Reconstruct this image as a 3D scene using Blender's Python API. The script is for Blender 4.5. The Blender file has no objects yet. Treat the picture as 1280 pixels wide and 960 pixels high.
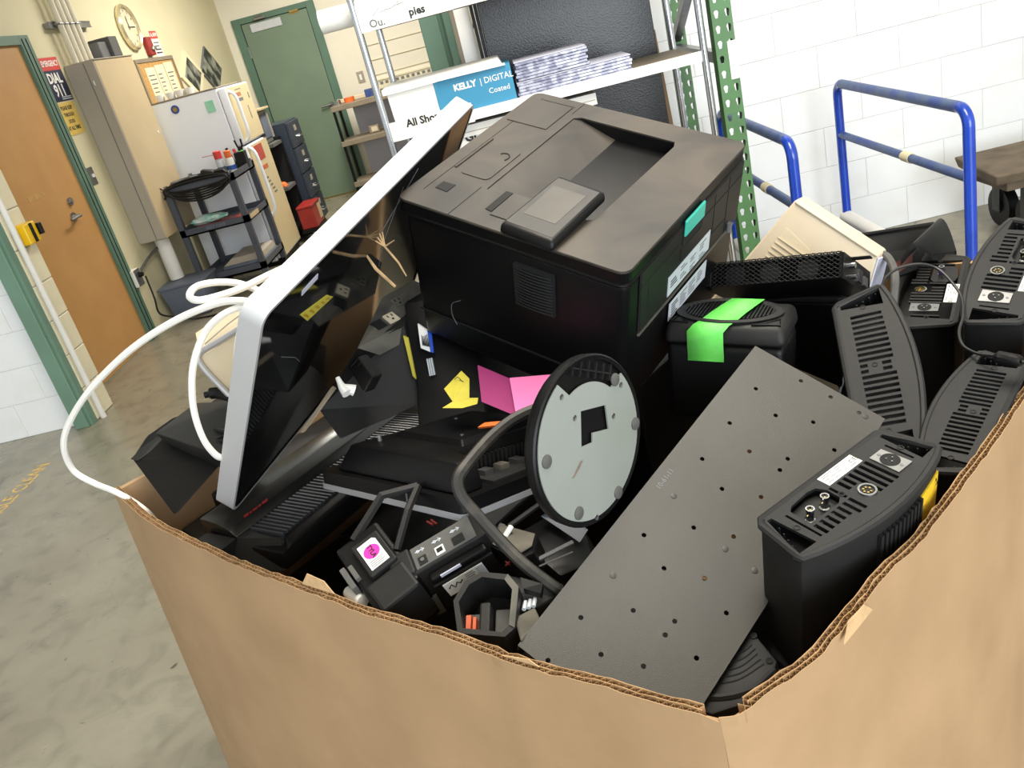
import bpy, bmesh, math, random
from mathutils import Vector, Matrix
from mathutils.geometry import tessellate_polygon
random.seed(7)
SC = bpy.context.scene
COL = SC.collection
PI = math.pi

# ---------------------------------------------------------------- camera
def mat4(fr):
    o, x, y, z = [Vector(v) for v in fr]
    return Matrix(((x.x, y.x, z.x, o.x), (x.y, y.y, z.y, o.y), (x.z, y.z, z.z, o.z), (0, 0, 0, 1)))
cam_data = bpy.data.cameras.new('camera')
cam_data.sensor_width = 36.0
cam_data.lens = 1059.0 / 1280.0 * 36.0
cam_data.clip_start = 0.02
cam = bpy.data.objects.new('camera', cam_data)
COL.objects.link(cam)
cam.matrix_world = mat4(((0.0000,0.0000,1.5200),(0.9716,-0.0265,-0.2353),(0.2260,0.4001,0.8881),(0.0706,-0.9161,0.3947)))
SC.camera = cam

# ---------------------------------------------------------------- world, lights, exposure
world = bpy.data.worlds.new('world')
SC.world = world
world.use_nodes = True
world.node_tree.nodes['Background'].inputs[0].default_value = (0.80, 0.90, 1.0, 1)
world.node_tree.nodes['Background'].inputs[1].default_value = 1.0

def area(name, loc, rot, sx, sy, power, color):
    l = bpy.data.lights.new(name, 'AREA')
    l.shape = 'RECTANGLE'; l.size = sx; l.size_y = sy; l.energy = power; l.color = color
    o = bpy.data.objects.new(name, l)
    o.location = loc; o.rotation_euler = rot
    COL.objects.link(o)
    return o
# daylight through the open dock door behind the photographer
area('dock_daylight', (1.9, -4.5, 2.1), (PI / 2, 0, 0.28), 4.6, 3.4, 420, (0.90, 0.95, 1.0))
# fluorescent ceiling fixtures of the front bay and the back room
area('bay_fixture', (0.6, 1.6, 3.9), (0, 0, 0), 1.2, 2.4, 175, (1.0, 0.93, 0.82))
area('back_room_fixture', (-1.3, 7.8, 2.95), (0, 0, 0), 0.4, 2.4, 150, (1.0, 0.95, 0.86))
SC.view_settings.view_transform = 'Standard'
SC.view_settings.look = 'None'
SC.view_settings.exposure = 0.0
SC.view_settings.gamma = 1.0
SC.view_settings.use_curve_mapping = False

# ---------------------------------------------------------------- materials
def lin(c):
    return tuple(((v / 255.0) / 12.92 if v / 255.0 <= 0.04045 else ((v / 255.0 + 0.055) / 1.055) ** 2.4) for v in c)
MATS = {}
def mat(name, rgb, rough=0.5, metal=0.0, var=0.0, scale=8.0, bump=0.0, bscale=200.0, rgb2=None, lo=0.4, hi=0.6, spec=0.5, coat=0.0, detail=4.0, dist=0.0):
    if name in MATS: return MATS[name]
    m = bpy.data.materials.new(name); m.use_nodes = True
    nt = m.node_tree; b = nt.nodes['Principled BSDF']
    c = lin(rgb)
    b.inputs['Base Color'].default_value = (*c, 1)
    b.inputs['Roughness'].default_value = rough
    b.inputs['Metallic'].default_value = metal
    b.inputs['Specular IOR Level'].default_value = spec
    b.inputs['Coat Weight'].default_value = coat
    tc = nt.nodes.new('ShaderNodeTexCoord')
    if var > 0 or rgb2:
        n = nt.nodes.new('ShaderNodeTexNoise'); n.inputs['Scale'].default_value = scale; n.inputs['Detail'].default_value = detail
        n.inputs['Distortion'].default_value = dist
        nt.links.new(tc.outputs['Object'], n.inputs['Vector'])
        r = nt.nodes.new('ShaderNodeValToRGB')
        r.color_ramp.elements[0].position = lo; r.color_ramp.elements[1].position = hi
        c2 = lin(rgb2) if rgb2 else tuple(v * (1 - var) for v in c)
        r.color_ramp.elements[0].color = (*c, 1); r.color_ramp.elements[1].color = (*c2, 1)
        nt.links.new(n.outputs['Fac'], r.inputs['Fac'])
        nt.links.new(r.outputs['Color'], b.inputs['Base Color'])
    if bump > 0:
        n2 = nt.nodes.new('ShaderNodeTexNoise'); n2.inputs['Scale'].default_value = bscale; n2.inputs['Detail'].default_value = 2
        nt.links.new(tc.outputs['Object'], n2.inputs['Vector'])
        bp = nt.nodes.new('ShaderNodeBump'); bp.inputs['Strength'].default_value = bump; bp.inputs['Distance'].default_value = 0.002
        nt.links.new(n2.outputs['Fac'], bp.inputs['Height'])
        nt.links.new(bp.outputs['Normal'], b.inputs['Normal'])
    MATS[name] = m
    return m
M_BLACK = mat('black_plastic', (10, 10, 12), 0.40, bump=0.15, bscale=900, rgb2=(17, 16, 16), lo=0.35, hi=0.75, scale=6, spec=0.25)
M_BLACK2 = mat('charcoal_plastic', (25, 25, 26), 0.5, bump=0.2, bscale=900, rgb2=(36, 34, 31), lo=0.35, hi=0.8, scale=9, spec=0.3)
M_UNIT = mat('dark_grey_unit_plastic', (25, 25, 26), 0.6, bump=0.25, bscale=1100, rgb2=(35, 34, 32), lo=0.4, hi=0.8, scale=7, spec=0.35)
M_DUST = mat('dusty_black_plastic', (30, 27, 25), 0.55, rgb2=(68, 60, 51), lo=0.36, hi=0.62, scale=5.5, detail=7, dist=0.6, bump=0.1, bscale=700)
M_DUSTD = mat('dusty_bezel', (22, 21, 20), 0.5, rgb2=(50, 45, 39), lo=0.4, hi=0.62, scale=9, detail=7)
M_DRED = mat('dull_red_plastic', (92, 22, 18), 0.5, var=0.1, scale=30)
M_DORANGE = mat('dull_orange_plastic', (186, 82, 44), 0.5, var=0.1, scale=30)
M_GLOSS = mat('black_gloss', (8, 8, 9), 0.06, rgb2=(12, 12, 12), scale=20, spec=0.5)
M_VOID = mat('dark_recess', (9, 9, 9), 0.8, rgb2=(14, 14, 14), scale=30)
M_MID = mat('grey_plastic', (105, 105, 106), 0.5, var=0.12, scale=10, bump=0.1, bscale=700)
M_DUSTG = mat('dusty_grey_plastic', (104, 99, 88), 0.75, rgb2=(70, 68, 62), lo=0.35, hi=0.7, scale=18, detail=8)
M_SILVER = mat('silver_paint', (172, 172, 176), 0.36, 0.35, var=0.06, scale=14)
M_ALU = mat('white_aluminium_edge', (186, 186, 186), 0.5, 0.15, var=0.04, scale=6)
M_CHROME = mat('chrome', (205, 208, 212), 0.18, 1.0, var=0.1, scale=9)
M_STEEL = mat('worn_steel', (150, 150, 150), 0.35, 0.9, var=0.2, scale=12)
M_GOLD = mat('gold_contact', (205, 178, 112), 0.25, 1.0, var=0.1, scale=50)
M_BRASS = mat('brass', (176, 150, 84), 0.35, 0.9, var=0.15, scale=40)
M_WHITE = mat('white_plastic', (226, 224, 218), 0.45, var=0.05, scale=8)
M_CABLE = mat('white_cable_sheath', (232, 230, 224), 0.4, var=0.04, scale=14)
M_CREAM = mat('cream_plastic', (214, 200, 172), 0.5, rgb2=(200, 186, 158), lo=0.4, hi=0.7, scale=5, bump=0.05)
M_CREAM2 = mat('off_white_translucent_plastic', (194, 180, 158), 0.45, rgb2=(184, 168, 142), lo=0.4, hi=0.7, scale=6)
M_PAPER = mat('white_paper', (236, 234, 228), 0.7, var=0.03, scale=20)
M_LABEL = mat('grey_label_paper', (196, 200, 205), 0.45, var=0.06, scale=60)
M_INK = mat('black_ink', (26, 26, 28), 0.6, var=0.1, scale=60)
M_INKG = mat('grey_ink', (110, 112, 115), 0.6, var=0.1, scale=60)
M_YEL = mat('yellow_label', (232, 190, 40), 0.5, var=0.08, scale=40)
M_YELN = mat('yellow_note_paper', (196, 184, 64), 0.7, var=0.08, scale=30)
M_PINK = mat('pink_paper', (246, 128, 190), 0.7, var=0.05, scale=14)
M_MAG = mat('magenta_paper', (150, 44, 106), 0.7, var=0.06, scale=14)
M_MAGDOT = mat('magenta_dot_sticker', (216, 48, 160), 0.5, var=0.05, scale=40)
M_GREENT = mat('fluorescent_green_tape', (104, 222, 88), 0.55, rgb2=(118, 228, 104), scale=20, bump=0.2, bscale=120)
M_TEAL = mat('teal_latch', (58, 176, 156), 0.45, var=0.06, scale=20)
M_BLUE = mat('blue_enamel', (26, 66, 178), 0.25, var=0.2, scale=9, coat=0.4)
M_BLUEW = mat('worn_blue_enamel', (72, 92, 130), 0.4, 0.2, rgb2=(40, 66, 140), lo=0.4, hi=0.65, scale=14, detail=6)
M_RED = mat('red_enamel', (150, 36, 30), 0.4, var=0.15, scale=10)
M_ORANGE = mat('orange_plastic', (232, 112, 48), 0.5, var=0.08, scale=20)
M_KRAFT = mat('kraft_cardboard', (172, 140, 104), 0.8, rgb2=(160, 129, 94), lo=0.35, hi=0.7, scale=7, detail=8, bump=0.15, bscale=90)
M_KRAFT2 = mat('kraft_corrugation', (182, 146, 104), 0.85, rgb2=(158, 124, 86), lo=0.35, hi=0.7, scale=60, detail=4)
M_KRAFTL = mat('pale_torn_kraft', (196, 162, 120), 0.85, var=0.15, scale=60)
M_PLATE = mat('grey_powder_coat', (72, 70, 66), 0.48, 0.2, rgb2=(63, 61, 58), lo=0.4, hi=0.75, scale=5, bump=0.3, bscale=900)
M_DISC = mat('pale_green_grey_steel', (146, 151, 145), 0.42, 0.1, rgb2=(136, 141, 132), lo=0.45, hi=0.7, scale=4)
M_RUBBER = mat('grey_rubber', (84, 83, 80), 0.8, var=0.12, scale=60)
M_CORD = mat('scuffed_black_cable', (40, 38, 36), 0.55, rgb2=(74, 69, 60), lo=0.5, hi=0.75, scale=30, detail=6)
M_CORDB = mat('black_cable', (20, 20, 21), 0.45, var=0.2, scale=40)
M_WOOD = mat('splintered_wood', (206, 170, 122), 0.75, var=0.3, scale=60, detail=8)
M_DOLLY = mat('weathered_plywood', (112, 98, 80), 0.85, rgb2=(84, 72, 58), lo=0.35, hi=0.7, scale=10, detail=9)
M_DOOR = mat('orange_oak_veneer', (186, 140, 84), 0.45, rgb2=(178, 131, 76), lo=0.35, hi=0.7, scale=5, detail=8)
M_GREEN = mat('green_enamel_trim', (88, 118, 102), 0.45, var=0.1, scale=5)
M_GREEND = mat('green_door_paint', (112, 132, 112), 0.5, var=0.07, scale=3)
M_GREENJ = mat('sage_green_jamb', (108, 140, 122), 0.5, var=0.08, scale=4)
M_RACKG = mat('green_rack_paint', (72, 116, 66), 0.45, var=0.15, scale=12)
M_BLOCKW = mat('white_painted_block', (234, 236, 237), 0.6, rgb2=(224, 223, 217), lo=0.5, hi=0.8, scale=3.2, detail=9, bump=0.35, bscale=60)
M_BLOCKC = mat('cream_painted_block', (222, 214, 186), 0.6, var=0.07, scale=4, bump=0.3, bscale=60)
M_MORTAR = mat('painted_mortar', (213, 214, 211), 0.8, var=0.1, scale=20)
M_WALLC = mat('cream_wall_paint', (210, 202, 168), 0.65, rgb2=(203, 194, 158), lo=0.4, hi=0.7, scale=1.5, bump=0.1, bscale=50)
M_WALLB = mat('pale_wall_paint', (228, 223, 206), 0.65, var=0.05, scale=1.5, bump=0.1, bscale=50)
M_CABG = mat('grey_trunking_paint', (160, 152, 138), 0.5, var=0.05, scale=4)
M_CABT = mat('tan_trunking_paint', (188, 168, 132), 0.5, var=0.06, scale=3)
M_CONDUIT = mat('painted_conduit', (216, 208, 186), 0.5, var=0.06, scale=10)
M_FRIDGEW = mat('fridge_white_enamel', (240, 244, 252), 0.32, var=0.03, scale=3)
M_FRIDGEC = mat('fridge_cream_enamel', (206, 190, 150), 0.36, var=0.05, scale=3)
M_CART = mat('dark_blue_grey_cart', (70, 74, 84), 0.5, var=0.12, scale=12)
M_NAVY = mat('navy_drawer_enamel', (44, 54, 68), 0.45, var=0.1, scale=8)
M_DARKP = mat('black_leatherboard', (9, 10, 12), 0.3, rgb2=(17, 18, 23), lo=0.4, hi=0.7, scale=14, detail=9, bump=0.35, bscale=160)
M_CYAN = mat('blue_carton_print', (56, 140, 178), 0.55, var=0.04, scale=8)
M_MAGAZ = mat('shrink_wrapped_magazine', (186, 189, 208), 0.25, rgb2=(124, 126, 152), lo=0.42, hi=0.58, scale=40, detail=3, coat=0.5)
M_SHELFW = mat('white_shelf_edge', (232, 230, 226), 0.45, var=0.04, scale=8)
M_SHELFT = mat('taupe_shelf_board', (134, 122, 104), 0.6, var=0.12, scale=10)
M_BIN = mat('blue_grey_bin', (92, 100, 116), 0.55, var=0.06, scale=6)
M_LAV = mat('lavender_white_panel', (196, 198, 214), 0.5, var=0.04, scale=5)
M_PVC = mat('white_pvc', (222, 220, 214), 0.4, var=0.04, scale=8)
M_CORK = mat('tan_cork', (188, 146, 84), 0.85, var=0.2, scale=50)
M_CREAMP = mat('aged_paper', (226, 214, 178), 0.7, var=0.05, scale=14)
M_GLASSY = mat('clock_face', (214, 206, 176), 0.2, var=0.05, scale=8, coat=0.6)
M_PHOTO = mat('monochrome_photo_print', (40, 42, 38), 0.4, rgb2=(150, 150, 136), lo=0.45, hi=0.62, scale=9, detail=5)
M_NAVYS = mat('navy_sign_print', (24, 28, 60), 0.5, var=0.05, scale=20)
M_REDS = mat('red_sign_print', (206, 60, 54), 0.5, var=0.05, scale=20)
M_YELS = mat('yellow_sign_print', (216, 184, 92), 0.55, var=0.08, scale=20)
M_YELB = mat('yellow_barrier_plastic', (230, 186, 24), 0.4, var=0.06, scale=20)
M_PURPLE = mat('purple_cap', (70, 40, 120), 0.4, var=0.1, scale=40)
M_GREENM = mat('mint_magnet', (150, 214, 184), 0.5, var=0.06, scale=40)
M_AQUA = mat('aqua_plastic_bag', (130, 190, 176), 0.35, rgb2=(200, 214, 206), lo=0.4, hi=0.6, scale=16)
M_MAROON = mat('maroon_panel', (72, 34, 30), 0.5, var=0.1, scale=14)

def floor_material():
    m = bpy.data.materials.new('stained_concrete'); m.use_nodes = True
    nt = m.node_tree; b = nt.nodes['Principled BSDF']; L = nt.links
    tc = nt.nodes.new('ShaderNodeTexCoord')
    def noise(s, d, dist=0.0):
        n = nt.nodes.new('ShaderNodeTexNoise'); n.inputs['Scale'].default_value = s; n.inputs['Detail'].default_value = d
        n.inputs['Distortion'].default_value = dist; L.new(tc.outputs['Object'], n.inputs['Vector']); return n
    def ramp(n, stops):
        r = nt.nodes.new('ShaderNodeValToRGB')
        r.color_ramp.elements[0].position, r.color_ramp.elements[1].position = stops[0][0], stops[-1][0]
        r.color_ramp.elements[0].color = (*lin(stops[0][1]), 1); r.color_ramp.elements[1].color = (*lin(stops[-1][1]), 1)
        for p, c in stops[1:-1]:
            e = r.color_ramp.elements.new(p); e.color = (*lin(c), 1)
        L.new(n.outputs['Fac'], r.inputs['Fac']); return r
    big = ramp(noise(1.1, 8, 0.4), [(0.3, (126, 118, 100)), (0.5, (146, 140, 122)), (0.72, (160, 153, 134))])
    small = ramp(noise(9.0, 10, 0.8), [(0.25, (150, 150, 150)), (0.5, (235, 235, 235)), (0.8, (255, 255, 255))])
    spots = ramp(noise(16.0, 2, 0.3), [(0.0, (60, 60, 56)), (0.235, (90, 88, 82)), (0.27, (255, 255, 255)), (1.0, (255, 255, 255))])
    m1 = nt.nodes.new('ShaderNodeMixRGB'); m1.blend_type = 'MULTIPLY'; m1.inputs[0].default_value = 0.55
    L.new(big.outputs[0], m1.inputs[1]); L.new(small.outputs[0], m1.inputs[2])
    m2 = nt.nodes.new('ShaderNodeMixRGB'); m2.blend_type = 'MULTIPLY'; m2.inputs[0].default_value = 0.8
    L.new(m1.outputs[0], m2.inputs[1]); L.new(spots.outputs[0], m2.inputs[2])
    L.new(m2.outputs[0], b.inputs['Base Color'])
    rr = nt.nodes.new('ShaderNodeMapRange'); rr.inputs[3].default_value = 0.16; rr.inputs[4].default_value = 0.42
    L.new(noise(3.0, 5).outputs['Fac'], rr.inputs[0]); L.new(rr.outputs[0], b.inputs['Roughness'])
    bp = nt.nodes.new('ShaderNodeBump'); bp.inputs['Strength'].default_value = 0.08; bp.inputs['Distance'].default_value = 0.004
    L.new(noise(40, 6).outputs['Fac'], bp.inputs['Height']); L.new(bp.outputs[0], b.inputs['Normal'])
    return m
M_FLOOR = floor_material()

# ---------------------------------------------------------------- mesh helpers
class B:
    """collects shapes into one bmesh"""
    def __init__(s): s.bm = bmesh.new()
    def face(s, vs):
        try: return s.bm.faces.new(vs)
        except ValueError: return None
    def hexa(s, bot, top, bevel=0.0, seg=2):
        """solid between two matching polygons (lists of points, bottom ccw seen from top)"""
        b = bmesh.new()
        a = [b.verts.new(p) for p in bot]; c = [b.verts.new(p) for p in top]
        n = len(a)
        b.faces.new(list(reversed(a))); b.faces.new(c)
        for i in range(n): b.faces.new((a[i], a[(i + 1) % n], c[(i + 1) % n], c[i]))
        bmesh.ops.recalc_face_normals(b, faces=b.faces[:])
        if bevel > 0: bmesh.ops.bevel(b, geom=b.edges[:], offset=bevel, segments=seg, affect='EDGES', clamp_overlap=True, profile=0.5)
        s.add(b); return s
    def add(s, b, M=None):
        if M is not None: bmesh.ops.transform(b, matrix=M, verts=b.verts[:])
        me = bpy.data.meshes.new('tmp'); b.to_mesh(me); b.free(); s.bm.from_mesh(me); bpy.data.meshes.remove(me)
    def box(s, x0, x1, y0, y1, z0, z1, bevel=0.0, seg=2):
        x0, x1 = min(x0, x1), max(x0, x1); y0, y1 = min(y0, y1), max(y0, y1); z0, z1 = min(z0, z1), max(z0, z1)
        return s.hexa([(x0, y0, z0), (x1, y0, z0), (x1, y1, z0), (x0, y1, z0)], [(x0, y0, z1), (x1, y0, z1), (x1, y1, z1), (x0, y1, z1)], bevel, seg)
    def prism(s, poly, z0, z1, bevel=0.0, axis='z', seg=2):
        def P(u, v, w): return (u, v, w) if axis == 'z' else ((u, w, v) if axis == 'y' else (w, u, v))
        return s.hexa([P(u, v, z0) for u, v in poly], [P(u, v, z1) for u, v in poly], bevel, seg)
    def slab(s, pts, vec, bevel=0.0):
        """polygon in space thickened along vec"""
        v = Vector(vec); return s.hexa([Vector(p) + v for p in pts], [Vector(p) for p in pts], bevel)
    def quad(s, *pts):
        s.face([s.bm.verts.new(p) for p in pts]); return s
    def tube(s, pts, r, n=8, closed=False, cap=True):
        pts = [Vector(p) for p in pts]; rings = []; N = len(pts); ref = None
        for i, p in enumerate(pts):
            t = (pts[(i + 1) % N] - pts[i - 1]) if closed else (pts[min(i + 1, N - 1)] - pts[max(i - 1, 0)])
            t.normalize()
            if ref is None:
                ref = t.orthogonal().normalized()
            ref = (ref - t * ref.dot(t))
            ref = ref.normalized() if ref.length > 1e-6 else t.orthogonal().normalized()
            q = t.cross(ref)
            rr = r[i] if isinstance(r, (list, tuple)) else r
            rings.append([s.bm.verts.new(p + (ref * math.cos(2 * PI * k / n) + q * math.sin(2 * PI * k / n)) * rr) for k in range(n)])
        for i in range(N if closed else N - 1):
            a, b = rings[i], rings[(i + 1) % N]
            for k in range(n): s.face((a[k], a[(k + 1) % n], b[(k + 1) % n], b[k]))
        if cap and not closed:
            s.face(list(reversed(rings[0]))); s.face(rings[-1])
        return s
    def cyl(s, p0, p1, r0, r1=None, n=16):
        return s.tube([p0, p1], [r0, r0 if r1 is None else r1], n)
    def lathe(s, prof, n=24, M=None):
        """profile of (radius, z) turned about z"""
        b = bmesh.new(); rings = []
        for r, z in prof:
            if r < 1e-6: rings.append([b.verts.new((0, 0, z))])
            else: rings.append([b.verts.new((r * math.cos(2 * PI * k / n), r * math.sin(2 * PI * k / n), z)) for k in range(n)])
        for a, c in zip(rings, rings[1:]):
            for k in range(n):
                k2 = (k + 1) % n
                if len(a) == 1 and len(c) == 1: continue
                if len(a) == 1: b.faces.new((a[0], c[k2], c[k]))
                elif len(c) == 1: b.faces.new((a[k], a[k2], c[0]))
                else: b.faces.new((a[k], a[k2], c[k2], c[k]))
        bmesh.ops.recalc_face_normals(b, faces=b.faces[:])
        s.add(b, M); return s
    def holed(s, outline, holes, z0, z1, M=None):
        """flat plate (outline and holes in xy) between z0 and z1 with real through holes"""
        b = bmesh.new()
        loops = [[Vector((x, y, 0)) for x, y in lp] for lp in [outline] + holes]
        flat = [p for lp in loops for p in lp]
        tris = tessellate_polygon(loops)
        top = [b.verts.new((p.x, p.y, z1)) for p in flat]; bot = [b.verts.new((p.x, p.y, z0)) for p in flat]
        for t in tris:
            try:
                b.faces.new([top[i] for i in t]); b.faces.new([bot[i] for i in reversed(t)])
            except ValueError: pass
        k = 0
        for lp in loops:
            n = len(lp)
            for i in range(n):
                i0, i1 = k + i, k + (i + 1) % n
                try: b.faces.new((top[i0], top[i1], bot[i1], bot[i0]))
                except ValueError: pass
            k += n
        bmesh.ops.recalc_face_normals(b, faces=b.faces[:])
        s.add(b, M); return s

def obj(name, b, m, parent=None, smooth=False, world=False, shade=35):
    bm = b.bm if isinstance(b, B) else b
    if world and parent is not None:
        bmesh.ops.transform(bm, matrix=WM[parent.name].inverted(), verts=bm.verts[:])
    me = bpy.data.meshes.new(name); bm.to_mesh(me); bm.free()
    me.materials.append(m)
    o = bpy.data.objects.new(name, me); COL.objects.link(o)
    if smooth:
        for p in me.polygons: p.use_smooth = True
        if shade: me.set_sharp_from_angle(angle=math.radians(shade))
    if parent is not None:
        o.parent = parent
        WM[o.name] = WM[parent.name].copy()
    else: WM[o.name] = Matrix.Identity(4)
    return o
WM = {}
def tag(o, label=None, cat=None, group=None, kind=None):
    if label: o['label'] = label
    if cat: o['category'] = cat
    if group: o['group'] = group
    if kind: o['kind'] = kind
    return o
def thing(name, label, cat, fr=((0, 0, 0), (1, 0, 0), (0, 1, 0), (0, 0, 1)), group=None):
    if len(fr) == 3 and not hasattr(fr[0], '__len__'): fr = (fr, (1, 0, 0), (0, 1, 0), (0, 0, 1))
    o = bpy.data.objects.new(name, None); COL.objects.link(o)
    o.empty_display_size = 0.05
    o.matrix_world = mat4(fr); WM[o.name] = mat4(fr)
    return tag(o, label, cat, group)
def single(name, b, m, label, cat, group=None, smooth=False):
    return tag(obj(name, b, m, None, smooth), label, cat, group)
def struct(name, b, m, parent=None, smooth=False):
    o = obj(name, b, m, parent, smooth)
    if parent is None: o['kind'] = 'structure'
    return o
def text(name, s, size, m, parent, fr, bold=0.0, align='LEFT', sx=1.0, shear=0.0, world=False):
    """flat print: letters laid in the xy plane of frame fr (relative to the parent unless world)"""
    c = bpy.data.curves.new('print', 'FONT'); c.body = s; c.size = size; c.align_x = align; c.align_y = 'CENTER'
    c.offset = bold; c.extrude = 0.0002; c.shear = shear; c.resolution_u = 2
    t = bpy.data.objects.new('print', c); COL.objects.link(t)
    dg = bpy.context.evaluated_depsgraph_get()
    me = bpy.data.meshes.new_from_object(t.evaluated_get(dg))
    bpy.data.objects.remove(t); bpy.data.curves.remove(c)
    me.materials.clear(); me.materials.append(m)
    M = mat4(fr) @ Matrix.Diagonal((sx, 1, 1, 1))
    if world: M = WM[parent.name].inverted() @ M
    me.transform(M)
    o = bpy.data.objects.new(name, me); COL.objects.link(o); o.parent = parent; WM[o.name] = WM[parent.name].copy()
    return o
def smoothpath(pts, n=8, closed=False):
    """Catmull-Rom through points"""
    P = [Vector(p) for p in pts]; out = []
    N = len(P)
    for i in range(N if closed else N - 1):
        p0 = P[i - 1] if (i > 0 or closed) else P[0] * 2 - P[1]
        p1 = P[i]; p2 = P[(i + 1) % N]
        p3 = P[(i + 2) % N] if (i + 2 < N or closed) else P[-1] * 2 - P[-2]
        for k in range(n):
            t = k / n
            out.append(0.5 * ((2 * p1) + (p2 - p0) * t + (2 * p0 - 5 * p1 + 4 * p2 - p3) * t * t + (3 * p1 - p0 - 3 * p2 + p3) * t ** 3))
    if not closed: out.append(P[-1])
    return out
def circ(cx, cy, r, n=12, a0=0.0):
    return [(cx + r * math.cos(a0 + 2 * PI * k / n), cy + r * math.sin(a0 + 2 * PI * k / n)) for k in range(n)]
def rrect(x0, x1, y0, y1, r, n=4):
    out = []
    for cx, cy, a in ((x1 - r, y0 + r, -PI / 2), (x1 - r, y1 - r, 0), (x0 + r, y1 - r, PI / 2), (x0 + r, y0 + r, PI)):
        for k in range(n + 1):
            t = a + PI / 2 * k / n; out.append((cx + r * math.cos(t), cy + r * math.sin(t)))
    return out
def copy_tree(root, label, M, group=None):
    r = root.copy(); COL.objects.link(r); r.matrix_world = M; WM[r.name] = M.copy()
    r['label'] = label
    if group: r['group'] = group
    for ch in list(root.children):
        c = ch.copy(); COL.objects.link(c); c.parent = r; WM[c.name] = M.copy()
        for g in list(ch.children):
            d = g.copy(); COL.objects.link(d); d.parent = c; WM[d.name] = M.copy()
    return r
X1, Y1, Z1 = (1, 0, 0), (0, 1, 0), (0, 0, 1)
NX, NY, NZ = (-1, 0, 0), (0, -1, 0), (0, 0, -1)
FRONT = lambda o: (o, X1, Z1, NY)      # print that faces the camera side (-y)
ONLEFT = lambda o: (o, Y1, Z1, X1)     # print on the left wall, facing +x

# ================================================================ SETTING
YB, XL = 10.33, -2.90          # back wall, left wall of the back room
YL, YR = 4.36, 4.43            # block walls either side of the roll-up opening
struct('floor', B().box(-6.2, 6.2, -4.8, 10.6, -0.1, 0.0), M_FLOOR)
struct('ceiling', B().box(-6.2, 6.2, -4.8, 4.6, 4.2, 4.3).box(-3.2, 6.2, 4.6, 10.6, 3.2, 3.3), M_WALLB)
struct('wall_left', B().box(XL - 0.2, XL, 4.58, YB, 0, 3.2), M_WALLC)
struct('wall_back', B().box(XL - 0.2, 6.2, YB, YB + 0.2, 0, 3.2), M_WALLB)
struct('wall_east', B().box(6.0, 6.2, -4.8, 10.6, 0, 4.3), M_BLOCKW)
struct('wall_west', B().box(-6.2, -6.0, -4.8, 4.6, 0, 4.3), M_BLOCKW)
struct('wall_header', B().box(-2.66, -0.07, YR, YR + 0.2, 2.5, 4.3), M_BLOCKW)

def block_wall(name, x0, x1, yf, z_top, bx0, bx1, bz1, m, off):
    w = struct(name, B().box(x0, x1, yf + 0.002, yf + 0.22, 0, z_top), M_MORTAR)
    b = B(); g = 0.0016
    full = None; meshes = {}
    k = 0
    z = 0.0
    while z < bz1 - 0.01:
        x = bx0 - (0.0 if k % 2 == 0 else 0.2) + off
        while x < bx1:
            xa, xb = max(x, x0), min(x + 0.4, x1)
            if xb - xa > 0.05:
                key = round(xb - xa, 2)
                if key not in meshes:
                    bb = B().box(g, key - g, -0.004, 0.02, g, 0.2 - g, 0.0012, 1)
                    o = obj('block', bb, m, w); meshes[key] = o.data
                else:
                    o = bpy.data.objects.new('block', meshes[key]); COL.objects.link(o); o.parent = w
                o.location = (xa, yf - 0.0015 * random.random() + 0.003, z)
            x += 0.4
        z += 0.2; k += 1
    # painted courses above the pieces the photograph shows
    u = B().box(x0, x1, yf, yf + 0.02, bz1 + 0.002, z_top)
    obj('upper_course', u, m, w)
    return w
block_wall('wall_center_right', -0.07, 6.0, YR, 4.2, -0.07, 3.13, 1.8, M_BLOCKW, 0.0)
wl = block_wall('wall_center_left', -6.0, -2.665, YL, 4.2, -4.4, -2.665, 1.6, M_BLOCKW, 0.13)
# reveal of the opening, cream painted block ends
for k in range(9):
    bb = B().box(-2.668, -2.656, YL + 0.012, YL + 0.218, k * 0.2 + 0.003, k * 0.2 + 0.197, 0.003, 1)
    obj('reveal_block', bb, M_BLOCKC, wl)
obj('reveal_course', B().box(-2.668, -2.656, YL + 0.01, YL + 0.22, 1.803, 4.2), M_BLOCKC, wl)
struct('trim_1', B().box(-2.752, -2.672, YL - 0.075, YL - 0.001, 0.0, 3.0, 0.004, 1).box(-2.672, -2.655, YL - 0.05, YL - 0.001, 0, 3.0), M_GREENJ)   # roll-up door jamb, left
struct('trim_2', B().box(-0.325, -0.235, YR - 0.05, YR + 0.02, 0, 3.0, 0.004, 1).box(-0.235, -0.215, YR - 0.01, YR + 0.02, 0, 3.0).box(-0.215, -0.145, YR - 0.04, YR + 0.02, 0, 3.0, 0.004, 1), M_GREENJ)
struct('trim_3', B().box(-0.145, -0.07, YR + 0.02, YR + 0.2, 0, 3.2), M_BLOCKC)
c = thing('hoist_chain', 'steel chain hanging beside the sage green door jamb', 'chain', (-0.145, YR - 0.09, 0.6))
for k in range(40):
    z = 1.9 - k * 0.034
    pts = [(math.cos(a) * 0.010, 0, math.sin(a) * 0.022) for a in [2 * PI * i / 10 for i in range(10)]]
    if k % 2: pts = [(0, p[0], p[2]) for p in pts]
    obj('link', B().tube([(p[0] - 0.145, p[1] + YR - 0.09, p[2] + z) for p in pts], 0.0034, 5, closed=True), M_STEEL, c, True, world=True)
obj('hook', B().tube([(-0.145, YR - 0.09, 1.92), (-0.145, YR - 0.09, 2.0), (-0.145, YR - 0.02, 2.0)], 0.006, 6), M_STEEL, c, world=True)
pts = smoothpath([(-0.0748,4.3600,1.4932), (-0.1287,4.3600,1.4522), (-0.1553,4.3600,1.3967), (-0.1645,4.3600,1.3326), (-0.1672,4.3600,1.2772), (-0.1661,4.3600,1.1438)], 6)
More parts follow.
